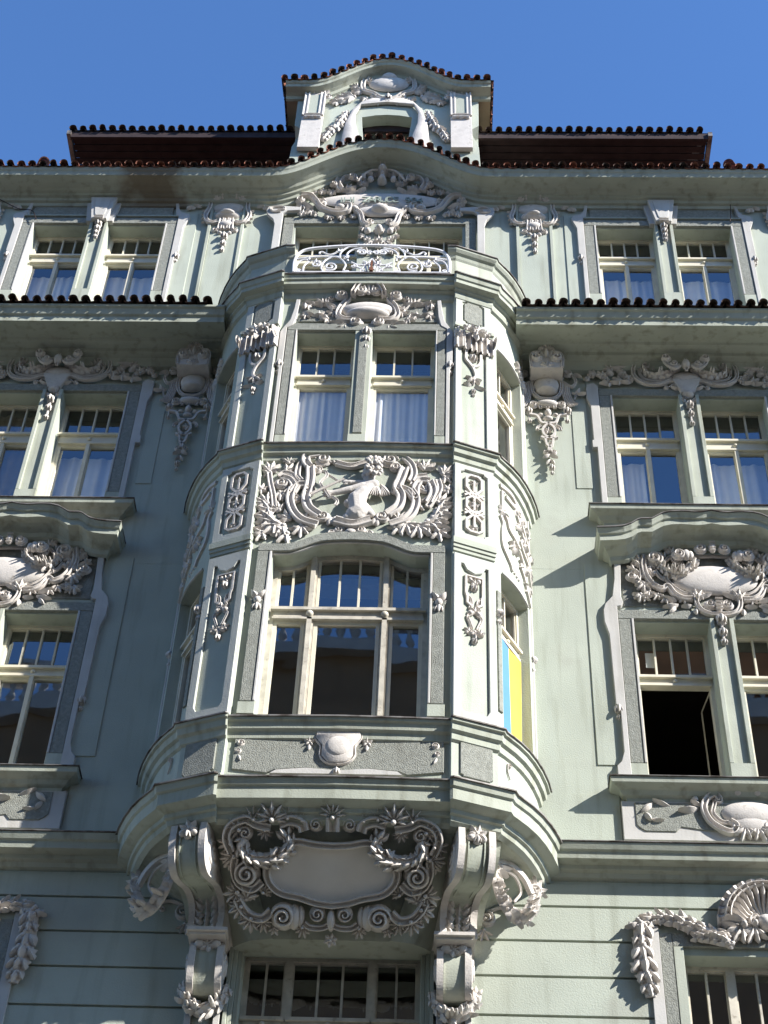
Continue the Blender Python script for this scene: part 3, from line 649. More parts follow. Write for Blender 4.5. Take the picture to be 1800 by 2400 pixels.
# soffit below the bay, coved back to the wall
SF = [(.50, .28, 10.24), (.54, .34, 10.36), (.62, .48, 10.56), (.74, .63, 10.76), (.87, .765, 10.93), (.94, .86, 11.035), (1.0, 1.0, 11.05)]
V = []; Fc = []
pl = [p for p, n in PLAN]; q = len(SF)
for p in pl:
    for sx, sy, z in SF: V.append((p[0] * sx, p[1] * sy + .02 * (1 - sy), z))
for i in range(len(pl) - 1):
    for k in range(q - 1): a = i * q + k; Fc.append((a, a + q, a + q + 1, a + 1))
obj('bay_soffit', V, Fc, 'wall2', house, True)
V = [(p[0] * .50, p[1] * .28 + .0144, 10.24) for p in pl]; obj('soffit_underside', V, [tuple(range(len(V)))], 'wall2', house)

# consoles under the bay ---------------------------------------------
def extr(P, a, b):
    """polygon P of (r, z) extruded from u=a to u=b; returns (u, z, r) verts"""
    n = len(P); V = [(a, z, r) for r, z in P] + [(b, z, r) for r, z in P]
    return V, [tuple(range(n)), tuple(range(n, 2 * n))] + [(i, (i + 1) % n, n + (i + 1) % n, n + i) for i in range(n)]
CP = [tuple(p) for p in spline([(.43, 10.25), (.41, 10.42), (.46, 10.56), (.60, 10.615), (.78, 10.575), (.93, 10.555), (1.04, 10.63), (1.10, 10.82), (1.09, 11.03)], 5)]
LC = [tuple(p) for p in spline([(.12, 9.70), (.22, 9.70), (.30, 9.78), (.34, 9.95), (.33, 10.10), (.28, 10.19)], 5)]
for s in (1, -1):
    d = Vector((s * .25, -.97, 0)).normalized(); U = Vector((-d.y * -1 * -1, d.x * -1, 0)); U = Vector((.97 * s, .25, 0)).normalized()
    m = Flat((s * 1.115, .03, 0), U, (0, 0, 1)); m.N = d
    core = [(.05, 11.03), (.05, 10.25)] + [(r - .035, z + .01) for r, z in CP]
    c = put('console', extr(core, -.115, .115), m, 'wall2', house)
    for a, b in ((-.185, -.118), (.118, .185)): put('console_rib', extr([(.05, 11.03), (.05, 10.25)] + CP, a, b), m, 'orn', c)
    for a in (-.085, .075): put('console_fillet', extr([(.1, 11.02), (.1, 10.66)] + [(r - .02, z + .005) for r, z in CP if r > .7], a, a + .012), m, 'wall2', c)
    # acanthus down the stem
    g = []
    for k, z in enumerate((10.30, 10.38, 10.46, 10.54, 10.60)):
        for e in (-1, 1): g.append(leaf((e * .045, z - .03), PI / 2 + e * -.75, .12, .065, .06, 0, 1))
        g.append(leaf((0, z - .05), PI / 2, .12, .05, .075, 0, 1)); g += [dome((e * .075, z), .03, .03, .07, seg=7, rings=3) for e in (-1, 1)]
    g = join(*g); g = ([(v[0], v[1], v[2] + .385 + max(0, v[1] - 10.5) * .5) for v in g[0]], g[1]); put('acanthus', g, m, 'orn', c, True)
    r = rosette((0, 10.98), .10, .06); g = join(r, drop([(0, 10.90)], .04, .06), dome((.06, 10.93), .04, .04, .07), dome((-.06, 10.93), .04, .04, .07))
    put('rosette', ([(v[0], v[1], v[2] + 1.075) for v in g[0]], g[1]), m, 'orn', c, True)
    for e in (-1, 1):     # volutes on the console's flanks
        P2 = Flat(m.w(e * .186, 0, 0), d, (0, 0, 1)); P2.N = U * e
        put('scroll', volute((.86, 10.80), .17, PI / 2, 1.7, -1, .04, .02), P2, 'orn', c, True); put('scroll', volute((.50, 10.72), .075, 0, 1.4, 1, .02, .02), P2, 'orn', c, True)
    # outer flank: scroll bracket with acanthus and hanging laurel garland
    f = put('side_bracket', extr([(.05, 11.03), (.05, 10.50)] + [tuple(p) for p in spline([(.25, 10.52), (.40, 10.66), (.60, 10.72), (.85, 10.86), (.95, 11.03)], 4)], .19, .28) if 1 else None, m, 'wall2', house)
    P3 = Flat((s * 1.48, -.62, 0), (s * .80, .60, 0), (0, 0, 1))
    put('scroll', volute((.10, 10.90), .085, 0, 1.5, 1, .025, .05), P3, 'orn', f, True)
    put('acanthus', spray((.08, 10.92), 1.0, .24, 6, 2.3, .085, .09), P3, 'orn', f, True)
    put('garland', garland([(.10, 10.86), (.14, 10.66), (.24, 10.50), (.36, 10.44), (.46, 10.50), (.55, 10.66), (.60, 10.80)], .062, .10, .62), P3, 'orn', f, True)
    put('scroll', volute((.60, 10.84), .085, PI, 1.4, -1, .025, .07), P3, 'orn', f, True); put('acanthus', spray((.62, 10.86), 1.1, .17, 5, 2.2, .06, .09), P3, 'orn', f, True)
    put('strap', ridge(spline([(.12, 10.98), (.30, 11.0), (.46, 10.92), (.55, 10.78)], 8), .03, .05, box=True), P3, 'orn', f); put('strap', ridge(spline([(.20, 10.94), (.36, 10.90), (.42, 10.76), (.34, 10.62)], 8), .012, .03), P3, 'orn', f)
    Wm = wallm(-.02, s < 0)
    b = put('flank_scroll', volute((1.50, 10.66), .095, PI / 2, 1.7, -1, .026, .07, [(1.74, 10.76), (1.64, 10.79)]), Wm, 'orn', house, True)
    put('acanthus', spray((1.47, 10.55), -PI / 2 - .2, .15, 5, 1.8, .05, .06), Wm, 'orn', b, True); put('scroll', volute((1.72, 10.70), .045, 0, 1.3, 1, .014, .05), Wm, 'orn', b, True)
    # shelf and lower volute console
    m2 = Flat((s * 1.18, 0, 0), (s, 0, 0), (0, 0, 1)); m2.N = Vector((0, -1, 0))
    sh = put('console_shelf', join(bar(-.195, .195, 10.215, 10.25, 0, .47), bar(-.175, .175, 10.19, 10.215, 0, .43)), m2, 'orn', house)
    l = put('lower_console', extr([(.0, 10.19), (.0, 9.70)] + [(r - .03, z) for r, z in LC], -.10, .10), m2, 'wall2', house)
    for a, b in ((-.165, -.102), (.102, .165)): put('console_rib', extr([(.0, 10.19), (.0, 9.69)] + LC, a, b), m2, 'orn', l)
    g = join(rosette((0, 10.15), .085, .05), dome((-.08, 10.16), .05, .05, .05), dome((.08, 10.16), .05, .05, .05)); put('rosette', ([(v[0], v[1], v[2] + .295) for v in g[0]], g[1]), m2, 'orn', l, True)
    for e in (-1, 1):
        P2 = Flat((s * 1.18 + e * .166, 0, 0), (0, -1, 0), (0, 0, 1)); P2.N = Vector((e, 0, 0)); put('scroll', volute((.20, 9.98), .13, 0, 1.8, 1, .03, .025), P2, 'orn', l, True)
    g = garland([(-.20, 9.80), (-.16, 9.66), (-.07, 9.58), (0, 9.55), (.07, 9.58), (.16, 9.66), (.20, 9.80)], .06, .10, .5); put('garland', ([(v[0], v[1], v[2] + .10) for v in g[0]], g[1]), m2, 'orn', l, True)
    put('pilaster_field', slab(-.10, .10, 7.6, 9.66, 0, .08), m2, 'wall2', house)
    for a in (-.165, .105): put('pilaster_edge', slab(a, a + .06, 7.6, 9.68, 0, .11), m2, 'white', house)

# ------------------------------------------------------------------ roofs
def A(u):
    u = abs(u); T = [(0, .82), (.17, .80), (.4, .74), (.6, .62), (.8, .48), (1.0, .32), (1.2, .17), (1.4, .05), (1.6, 0), (9, 0)]
    for (a, b), (c, d) in zip(T, T[1:]):
        if a <= u <= c: k = (u - a) / (c - a); return b + (d - b) * (k if u > 1.4 else k)
    return 0
def As(u): return sum(A(u + d) for d in (-.12, -.06, 0, .06, .12)) / 5
EP = [(-XW + i * .1, As(-XW + i * .1)) for i in range(int(2 * XW / .1) + 1)]
EAVE = [(.0, 23.02), (.05, 23.03), (.06, 23.09), (.10, 23.10), (.115, 23.15), (.16, 23.16), (.17, 23.20), (.22, 23.21), (.25, 23.245), (.32, 23.26), (.42, 23.265), (.46, 23.25), (.475, 23.29), (.485, 23.31), (.505, 23.33), (.52, 23.38), (.0, 23.5)]
def stain():
    m = MT['wall2'].copy(); m.name = 'stained_stucco'; n = m.node_tree.nodes; l = m.node_tree.links; p = n['Principled BSDF']; src = p.inputs['Base Color'].links[0].from_socket
    g = n.new('ShaderNodeNewGeometry'); sp = n.new('ShaderNodeSeparateXYZ'); l.new(g.outputs['Position'], sp.inputs[0])
    no = n.new('ShaderNodeTexNoise'); no.inputs['Scale'].default_value = 2.2; no.inputs['Detail'].default_value = 8; l.new(g.outputs['Position'], no.inputs['Vector'])
    def M(op, a, b_):
        q = n.new('ShaderNodeMath'); q.operation = op
        for i, v in enumerate((a, b_)):
            if isinstance(v, (int, float)): q.inputs[i].default_value = v
            else: l.new(v, q.inputs[i])
        return q.outputs[0]
    d = M('ABSOLUTE', M('ADD', sp.outputs[0], 3.45), 0); e = M('SUBTRACT', M('ADD', no.outputs[0], .28), M('MULTIPLY', d, .62)); r = n.new('ShaderNodeMapRange'); r.inputs[1].default_value = .42; r.inputs[2].default_value = .62; r.inputs[4].default_value = .85; l.new(e, r.inputs[0])
    mx = n.new('ShaderNodeMix'); mx.data_type = 'RGBA'; l.new(r.outputs[0], mx.inputs[0]); l.new(src, mx.inputs[6]); mx.inputs[7].default_value = (.16, .125, .085, 1); l.new(mx.outputs[2], p.inputs['Base Color']); return m
MT['stained'] = stain()
ev = put('eaves_cornice', esweep(EP, EAVE), W0, 'stained', house)
def tile_mesh():
    V = []; Fc = []; n = 8
    for j, (y, ro, ri) in enumerate(((0, .060, .049), (.44, .054, .043))):
        for r in (ro, ri):
            for k in range(n + 1): a = PI * k / n; V.append((r * math.cos(a), y, r * math.sin(a) * 1.05))
    m = n + 1
    for k in range(n):
        Fc += [(k, k + 1, 2 * m + k + 1, 2 * m + k), (m + k, m + k + 1, 3 * m + k + 1, 3 * m + k), (k, k + 1, m + k + 1, m + k), (2 * m + k, 2 * m + k + 1, 3 * m + k + 1, 3 * m + k)]
    Fc += [(0, m, 3 * m, 2 * m), (n, m + n, 3 * m + n, 2 * m + n)]
    return V, Fc
PITCH = .165
TM = {}
for mt in ('tile', 'darktile'):
    me = bpy.data.meshes.new('roof_tile'); tv, tf = tile_mesh(); me.from_pydata(tv, [], tf); me.materials.append(MT[mt]); TM[mt] = me
    me.polygons.foreach_set('use_smooth', [True] * len(me.polygons))
def tiles(parent, spots, mt, depth=.44):
    """spots: (pos, along, slope dir); covers are single tiles, channels between them one mesh"""
    V = []; Fc = []
    for i, (p, al, sl) in enumerate(spots):
        al = Vector(al).normalized(); sl = Vector(sl).normalized(); up = al.cross(sl).normalized()
        jp = Vector(p) + up * random.uniform(-.006, .008) + sl * random.uniform(-.022, .012)
        a2 = (al + up * random.uniform(-.14, .14)).normalized(); s2 = (sl + al * random.uniform(-.07, .07) + up * random.uniform(-.05, .03)).normalized(); u2 = a2.cross(s2); a2 = a2 * random.uniform(.88, 1.08); u2 = u2 * random.uniform(.85, 1.1)
        M = Matrix(((a2.x, s2.x, u2.x, jp.x), (a2.y, s2.y, u2.y, jp.y), (a2.z, s2.z, u2.z, jp.z), (0, 0, 0, 1)))
        o = bpy.data.objects.new('roof_tile', TM[mt]); COL.objects.link(o); o.parent = parent; o.matrix_local = M
        if i:
            q = Vector(spots[i - 1][0]); c = (q + Vector(p)) / 2; b = len(V); n = 6
            for y in (.03, depth):
                for k in range(n + 1): t = PI * k / n; V.append(c + al * (.072 * math.cos(t)) + up * (.028 - .050 * math.sin(t)) + sl * y)
            for y in (.03, depth):
                for k in range(n + 1): t = PI * k / n; V.append(c + al * (.072 * math.cos(t)) + up * (.014 - .050 * math.sin(t)) + sl * y)
            m = n + 1
            for k in range(n): Fc += [(b + k, b + k + 1, b + m + k + 1, b + m + k), (b + 2 * m + k, b + 2 * m + k + 1, b + 3 * m + k + 1, b + 3 * m + k), (b + k, b + k + 1, b + 2 * m + k + 1, b + 2 * m + k)]
    o = obj('tile_channels', V, Fc, mt, parent, True); o['kind'] = 'stuff'
# main eaves roof
V = []; Fc = []
for u, a in EP: V += [(u, -.50, 23.39 + a), (u, .30, 23.74 + a * .6)]
for i in range(len(EP) - 1): Fc.append((2 * i, 2 * i + 2, 2 * i + 3, 2 * i + 1))
ro = obj('eaves_roof', V, Fc, 'darktile', house)
sp = []; u = -XW + .1
while u < XW - .05:
    da = (As(u + .05) - As(u - .05)) / .1; sp.append(((u, -.575, 23.385 + As(u)), (1, 0, da), (0, .93, .37))); u += PITCH / math.sqrt(1 + da * da * .8)
tiles(ro, sp, 'tile')
# storey cornice roofs either side of the bay
for s in (1, -1):
    V = [(s * 1.9, -.79, 19.585), (s * XW, -.79, 19.585), (s * XW, .0, 19.95), (s * 1.9, 0, 19.95)]; r = obj('cornice_roof', V, [(0, 1, 2, 3)], 'darktile', house)
    n = int((XW - 2.0) / PITCH); tiles(r, [((s * (2.0 + PITCH * (i + .5)) , -.87, 19.60), (1, 0, 0), (0, .9, .42)) for i in range(n)] if s > 0 else [((-XW + .1 + PITCH * i, -.87, 19.60), (1, 0, 0), (0, .9, .42)) for i in range(n)], 'darktile')
# dark attic with its overhanging eaves
AZ = 25.82
at = obj('attic_wall', *bar(-5.0, 5.0, 1.05, 4.5, 23.6, 26.0), 'boards', house)
for k in range(5):
    y0 = .46 + k * .125; V, Fc = bar(-5.25, 5.25, y0, y0 + .112, AZ - .012 * k - .03, AZ - .012 * k); obj('soffit_board', V, Fc, 'boards', at)
V, Fc = bar(-5.27, 5.27, .40, .455, AZ - .09, AZ + .06); obj('fascia', V, Fc, 'boards', at)
V = [(-5.30, .40, AZ + .08), (5.30, .40, AZ + .08), (5.30, 2.4, AZ + 1.0), (-5.30, 2.4, AZ + 1.0)]; ar = obj('attic_roof', V, [(0, 1, 2, 3)], 'darktile', house)
n = int(10.5 / PITCH); tiles(ar, [((-5.25 + PITCH * i, .34, AZ + .09), (1, 0, 0), (0, .91, .41)) for i in range(n + 1)], 'darktile')
for s in (1, -1):
    V, Fc = bar(min(s * 5.27, s * 5.34), max(s * 5.27, s * 5.34), .36, 2.3, AZ - .06, AZ + .05); obj('verge', V, Fc, 'zinc', at)
    V = [(s * 5.2, .9, 24.2), (s * 5.9, .9, 24.2), (s * 5.2, .9, 25.0)]; 
    o = obj('hip_tile', *tile_mesh(), 'tile', house, True); o.location = (s * 5.4, .02, 24.36); o.rotation_euler = (math.radians(38), 0, math.radians(-s * 28)); o.scale = (1.5, 2.6, 1.5)
for a, b in ((-XW, -1.75), (1.75, XW)): V = [(a, -.30, 23.50), (b, -.30, 23.50), (b, 1.05, 24.05), (a, 1.05, 24.05)]; obj('lower_roof', V, [(0, 1, 2, 3)], 'tile', house)
V = [(-XW, 1.05, 24.05), (XW, 1.05, 24.05), (XW, 6, 25.4), (-XW, 6, 25.4)]; obj('back_roof', V, [(0, 1, 2, 3)], 'tile', house)

# ------------------------------------------------------------------ dormer gable
DY = .06; DW = wallm(DY)
def DA(u): u = abs(u); return 0.0 if u > 1.25 else .72 * (.5 + .5 * math.cos(PI * u / 1.25)) ** .85
DPP = [(-1.70 + 3.4 * i / 48, 26.40 + DA(-1.70 + 3.4 * i / 48)) for i in range(49)]
out = [(-1.53, 24.2), (1.53, 24.2), (1.50, 24.9), (1.40, 25.25), (1.37, 25.42), (1.50, 25.55), (1.50, 26.40)] + [(u, v) for u, v in reversed(DPP) if abs(u) < 1.48] + [(-1.50, 26.40), (-1.50, 25.55), (-1.37, 25.42), (-1.40, 25.25), (-1.50, 24.9)]
hd = [(-.40, 24.6), (.40, 24.6), (.37, 25.2), (.40, 25.62), (.41, 25.80), (.2, 25.86), (0, 25.88), (-.2, 25.86), (-.41, 25.80), (-.40, 25.62), (-.37, 25.2)]
dm = put('dormer', plate(out, -.25, 0, [hd], bev=.004), DW, 'wall', house)
for s in (1, -1):
    V, Fc = bar(min(s * 1.30, s * 1.5), max(s * 1.30, s * 1.5), DY + .25, 1.4, 24.2, 26.42); obj('dormer_side', V, Fc, 'wall', dm)
pane(put('dormer_window', join(bar(-.42, .42, 25.70, 25.92, -.25, -.20), bar(-.42, -.38, 24.6, 25.9, -.25, -.20), bar(.38, .42, 24.6, 25.9, -.25, -.20)), DW, 'boards', house), DW, -.40, .40, 24.6, 25.75, -.22)
room(-.9, .9, 24.5, 26.0, DY + .30, 1.5)
DEAVE = [(.0, -.10), (.04, -.09), (.06, -.03), (.12, -.01), (.22, .0), (.235, .05), (.26, .065), (.28, .10), (.0, .14)]
de = put('dormer_cornice', esweep(DPP, DEAVE), DW, 'wall2', house)
V = []; Fc = []
for u, v in DPP: V += [(u * 1.03, DY - .28, v + .11), (u * 1.03, 1.6, v + .11)]
for i in range(48): Fc.append((2 * i, 2 * i + 2, 2 * i + 3, 2 * i + 1))
dr = obj('dormer_roof', V, Fc, 'darktile', house)
for s in (1, -1):
    V, Fc = bar(min(s * 1.5, s * 1.70), max(s * 1.5, s * 1.70), DY - .0, 1.3, 26.36, 26.46); obj('side_soffit', V, Fc, 'soffit', dr)
sp = []; u = -1.72
while u < 1.73:
    dv = (DA(u + .04) - DA(u - .04)) / .08; sp.append(((u, DY - .335, 26.515 + DA(u)), (1, 0, dv), (0, .97, .25))); u += PITCH / math.sqrt(1 + dv * dv)
tiles(dr, sp, 'tile')
for s in (1, -1): tiles(dr, [((s * 1.755, DY - .2 + PITCH * i, 26.50), (0, -s, 0), (-s, 0, .35)) for i in range(8)], 'tile', .3)

# ------------------------------------------------------------------ house across the street (seen mirrored in the panes)
ob = thing('opposite_house', 'tall ochre house across the street with stone roof balustrade, mirrored in the bay windows', 'building', (0, -16.3, 0))
def obx(name, x0, x1, y0, y1, z0, z1, mt, par=ob): V, Fc = bar(x0, x1, y0, y1, z0, z1); return obj(name, V, Fc, mt, par)
obx('wall', -15, 17, -10, 0, 0, 26.5, 'ochre'); obx('cornice', -15.3, 17.3, -10, .28, 26.5, 26.9, 'stone'); br = obx('balustrade', -15.1, 17.1, -.12, .18, 27.8, 28.0, 'stone'); obx('plinth', -15.1, 17.1, -.12, .18, 26.9, 27.05, 'stone', br)
pv = obx('roof_pavilion', 4.2, 13.0, -6, -.25, 26.9, 31.2, 'orange'); obx('pavilion_cornice', 4.0, 13.2, -6, -.05, 31.2, 31.5, 'stone', pv)
def lathe(prof, n=10):
    V = [(r * math.cos(2 * PI * k / n), r * math.sin(2 * PI * k / n), z) for r, z in prof for k in range(n)]
    return V, [(i * n + k, i * n + (k + 1) % n, (i + 1) * n + (k + 1) % n, (i + 1) * n + k) for i in range(len(prof) - 1) for k in range(n)]
bl = bpy.data.meshes.new('baluster'); bv, bf = lathe([(.09, 0), (.09, .08), (.05, .12), (.12, .28), (.10, .40), (.045, .60), (.085, .68), (.085, .76)]); bl.from_pydata(bv, [], bf); bl.materials.append(MT['stone'])
for i in range(100):
    o = bpy.data.objects.new('baluster', bl); COL.objects.link(o); o.parent = br; o.location = (-14.8 + .32 * i, .03, 27.05)
for k in range(4):
    for i in range(10):
        x = -13.6 + i * 3.1; z = 3.2 + k * 4.2
        f = obx('window', x - .65, x + .65, .0, .06, z, z + 2.3, 'stone'); V, Fc = bar(x - .5, x + .5, .062, .07, z + .12, z + 2.15); obj('pane', V, Fc, 'room', f)

# ------------------------------------------------------------------ ornament, traced from the photograph
def both(o):
    o.make(wallm(-.045), house); o.make(wallm(-.045, True), house)
WO = wallm(-.045)
KH = 1.9
# storey 3 window cartouche
b = Box(1380, 810, 1800, WO); bc = Box(1380, 810, 1800, WO, h=.20); a = AXW; R = lambda n: b.r(890, 300, n)
o = Orn('cartouche', join(dome((a, b(885, 305).y), R(140), R(75), .07, seg=20), plate([p for p in [(a - R(130), b(885, 330).y), (a - R(60), b(885, 450).y), (a, b(885, 470).y), (a + R(60), b(885, 450).y), (a + R(130), b(885, 330).y)]], 0, .05)), axis=a)
o.add('scroll', volute(b(520, 205), R(54), PI * .45, 1.3, -1, R(15), .07)); 
o.add('scroll_band', ridge(spline(b((560, 190), (515, 160), (450, 165), (408, 230), (430, 310), (520, 362), (640, 372), (740, 345), (800, 350), (845, 400), (872, 455)), 8), R(17), .075))
o.add('scroll_band', ridge(spline(b((470, 200), (462, 250), (500, 310), (590, 338), (690, 335), (770, 312)), 8), R(11), .055))
o.add('scroll', lift(volute(bc(718, 108), R(48), PI * .5, 1.4, 1, R(12), .09), .17)); o.add('scroll', lift(volute(bc(792, 150), R(44), PI, 1.4, 1, R(11), .09), .15)); o.add('crest_band', lift(ridge(spline([bc(700, 120), bc(740, 160), bc(800, 185), bc(850, 160)], 6), R(14), .05), .14))
o.add('shell_boss', lift(join(dome((a, bc(885, 150).y), R(42), R(62), .08), ridge([Vector((a, bc(885, 105).y)), Vector((a, bc(885, 205).y))], R(12), .10)), .14), False)
o.add('garland', garland(b((500, 215), (530, 272), (620, 305), (720, 285), (785, 245), (803, 195)), R(32), .09, 1.2, .3))
o.add('leaf_spray', join(spray(b(645, 185), 2.2, R(55), 4, 2.4, R(26), .06), leaf(b(660, 185), -.15, R(120), R(36), .05), leaf(b(760, 190), -.3, R(60), R(34), .05)))
o.add('scroll', volute(b(715, 395), R(24), 0, 1.3, 1, R(8), .06, b((835, 405), (780, 368)))); o.add('leaf_spray', leaf(b(835, 410), PI * .9, R(80), R(36), .05))
o.add('rosette', rosette(b(120, 280), R(58), .08)); o.add('rosette', rosette(b(290, 183), R(46), .08, 5)); o.add('rosette', rosette(b(20, 285), R(40), .06, 5))
for x, y, n, sz in ((210, 235, 2.8, 90), (330, 255, 3.4, 90), (380, 290, 4.0, 80), (170, 300, 3.9, 70), (560, 225, .8, 70), (680, 200, 1.8, 70), (430, 190, 2.2, 80), (60, 270, 3.0, 80), (300, 330, 3.2, 90), (200, 350, 3.3, 80)): o.add('leaf_spray', spray(b(x, y), n, R(sz), 4, 1.7, R(sz * .42), .07))
o.add('leaf_spray', join(leaf(b(390, 210), PI * 1.03, R(200), R(40), .06), leaf(b(320, 230), PI * .98, R(130), R(46), .06), leaf(b(230, 265), PI * 1.1, R(70), R(50), .06), spray(b(310, 275), -1.2, R(50), 4, 2, R(28), .06), spray(b(375, 320), -1.4, R(60), 4, 2, R(30), .06)))
o.add('leaf_chain', join(*[leaf(b(390 - i * 95, 345 + i * 6), PI * 1.02, R(105), R(42), .055) for i in range(3)]))
o.add('roll', join(dome((a, b(930, 465).y), R(55), R(42), .10), ridge(b((905, 430), (905, 500)), R(12), .12)), False); o.add('scroll', volute(b(870, 510), R(30), PI / 2, 1.2, 1, R(9), .07))
o.add('drop', drop([(a, b(940, 565).y), (a, b(955, 645).y), (a, b(960, 730).y)], R(36), .09), False)
both(o)
KH = 1.6
# storey 2 oval cartouche under the hood
b = Box(1380, 1220, 1800, WO); bc = Box(1380, 1220, 1800, WO, h=.14); R = lambda n: b.r(1150, 540, n)
o = Orn('oval_cartouche', dome((a, b(1200, 560).y), R(395), R(185), .07, seg=36, rings=5), axis=a)
o.add('scroll', volute(b(605, 375), R(95), -PI * .5, 1.9, 1, R(22), .12)); o.add('scroll', lift(volute(bc(835, 292), R(68), -PI * .6, 1.8, 1, R(17), .13), .08)); o.add('scroll_roll', lift(join(dome(bc(905, 288), R(44), R(66), .09), dome(bc(945, 290), R(34), R(54), .07)), .07))
o.add('scroll', lift(volute(bc(1035, 240), R(62), PI * .5, 1.6, -1, R(16), .12), .08)); o.add('ribbed_boss', lift(join(dome((a, bc(1140, 235).y), R(36), R(62), .06), *[lift(ridge([Vector((a - R(28), bc(1140, y).y)), Vector((a + R(28), bc(1140, y).y))], R(6), .02), .04) for y in (195, 220, 245, 270)]), .09), False)
o.add('frame_band', ridge(spline(b((520, 340), (505, 430), (535, 530), (600, 610), (680, 645), (730, 622), (790, 690), (870, 733), (960, 740)), 8), R(24), .09)); o.add('frame_band', ridge(spline(b((610, 470), (660, 530), (730, 570), (800, 635), (880, 680), (950, 690)), 8), R(14), .075))
o.add('frame_band', ridge(spline(b((700, 390), (760, 345), (850, 365), (980, 345), (1150, 340)), 8), R(14), .11))
o.add('garland', garland(b((625, 400), (700, 475), (810, 525), (905, 480), (960, 430), (990, 375)), R(38), .10, 1.2, .5)); o.add('rosette', rosette(b(990, 380), R(42), .12))
o.add('curl', ridge(spline(b((770, 345), (785, 385), (830, 400), (870, 385)), 6), lambda t: R(16) * (1 - .5 * t), .09)); o.add('bud', join(dome(b(560, 470), R(30), R(24), .08), dome(b(600, 495), R(26), R(26), .09), leaf(b(600, 520), 2.4, R(80), R(40), .07)))
o.add('acanthus', join(ridge(spline(b((505, 330), (485, 420), (490, 540)), 6), R(18), .07), leaf(b(480, 430), 2.4, R(100), R(60), .07, 0, 1), leaf(b(478, 500), 2.6, R(100), R(60), .07, 0, 1), leaf(b(480, 380), 2.2, R(90), R(55), .07, 0, 1)))
o.add('scroll', volute(b(395, 530), R(58), 0, 1.4, -1, R(16), .08, b((480, 530), (465, 565)))); o.add('leaf_cluster', join(spray(b(505, 590), -PI / 2, R(120), 5, 2.0, R(62), .08), spray(b(480, 690), -PI / 2 - .2, R(100), 5, 2.2, R(55), .07)))
o.add('scroll', volute(b(1120, 790), R(60), PI / 2, 1.7, -1, R(16), .12)); o.add('ribbed_boss', join(dome((a, b(1225, 800).y), R(40), R(75), .08), *[lift(ridge([Vector((a - R(34), b(1225, y).y)), Vector((a + R(34), b(1225, y).y))], R(7), .02), .06) for y in (755, 785, 815, 845)]), False)
o.add('scroll_band', ridge(spline(b((985, 700), (1005, 790), (1055, 850), (1130, 876), (1225, 880)), 8), R(20), .11))
o.add('lily', join(spray(b(1000, 735), PI / 2 + .1, R(125), 5, 1.9, R(52), .10), leaf(b(1030, 715), .35, R(120), R(48), .08))); o.add('leaf_spray', join(leaf(b(820, 745), PI * .93, R(140), R(62), .06), leaf(b(830, 780), PI * 1.1, R(160), R(60), .06), leaf(b(800, 800), PI * 1.3, R(100), R(50), .06), leaf(b(960, 790), PI * 1.07, R(110), R(56), .06), leaf(b(990, 820), -PI / 2, R(80), R(52), .07), leaf(b(780, 770), PI * 1.2, R(90), R(46), .06)))
for x, y, n, sz in ((450, 400, 2.2, 90), (420, 460, 3.0, 90), (560, 660, 4.2, 100), (640, 690, 3.8, 90), (720, 720, 3.6, 90), (560, 420, 5.2, 80), (700, 520, 5.6, 90), (880, 720, 4.4, 90), (1060, 690, 1.2, 80), (470, 560, 4.6, 100), (520, 700, 4.9, 90), (760, 300, 2.2, 90), (700, 340, 2.6, 80)): o.add('leaf_spray', spray(b(x, y), n, R(sz), 4, 1.7, R(sz * .44), .06))
o.add('drop', drop([(a, b(1245, 940).y), (a, b(1245, 990).y - .10), (a, b(1245, 990).y - .24)], R(48), .10), False)
both(o)
# storey 3 cartouche capital beside the bay
b = Box(1230, 800, 1400, WO, W=1175, h=.06); a3 = b(355, 700).x; bcr = Box(1230, 800, 1400, WO, W=1175, h=.24); R = lambda n: b.r(350, 700, n); X = lambda x, y: (a3 - R(355 - x), b(355, y).y)
T = lambda *P: [Vector(X(*p)) for p in P]
half = [(95, 440), (80, 290), (125, 195), (225, 175), (235, 130), (285, 115), (292, 65), (355, 45)]
o = Orn('capital_cartouche', join(dome(X(355, 680), R(215), R(215), .10, seg=20), plate([Vector((X(*p)[0], bcr(355, p[1]).y)) for p in half] + [Vector((2 * a3 - X(*p)[0], bcr(355, p[1]).y)) for p in reversed(half[:-1])], 0, .25, bev=.02)), axis=a3)
Y_ = lambda x, y: (X(x, y)[0], bcr(355, y).y)
o.add('crown_edge', lift(ridge(spline([Y_(105, 430), Y_(92, 290), Y_(135, 205), Y_(225, 190), Y_(250, 140), Y_(292, 125), Y_(302, 75), Y_(355, 58)], 6), R(20), .05), .245)); o.add('crown_leaf', lift(spray(Y_(355, 420), PI / 2, R(150), 5, 1.9, R(60), .05), .235), False)
o.add('scroll', lift(volute(Y_(195, 285), R(100), PI * .4, 1.4, 1, R(20), .06), .25)); o.add('leaf_crest', lift(join(leaf(Y_(355, 270), PI / 2, R(200), R(90), .06), dome(Y_(350, 85), R(34), R(34), .04)), .25), False); o.add('leaf_crest', lift(leaf(Y_(320, 260), PI / 2 + .5, R(130), R(60), .05), .245))
o.add('frame_band', ridge(spline(T((85, 570), (170, 520), (230, 455), (355, 432)), 8), R(26), .13)); o.add('frame_band', ridge(spline(T((120, 590), (115, 700), (145, 810), (235, 880), (355, 895)), 8), R(26), .12)); o.add('lip', dome(X(355, 780), R(180), R(70), .14), False)
o.add('scroll', volute(X(130, 985), R(82), 0, 1.6, 1, R(22), .12)); o.add('drum', join(dome(X(355, 975), R(190), R(80), .10), *[ridge(T((x, 920), (x, 1040)), R(26), .12) for x in (240, 470, 355)]), False)
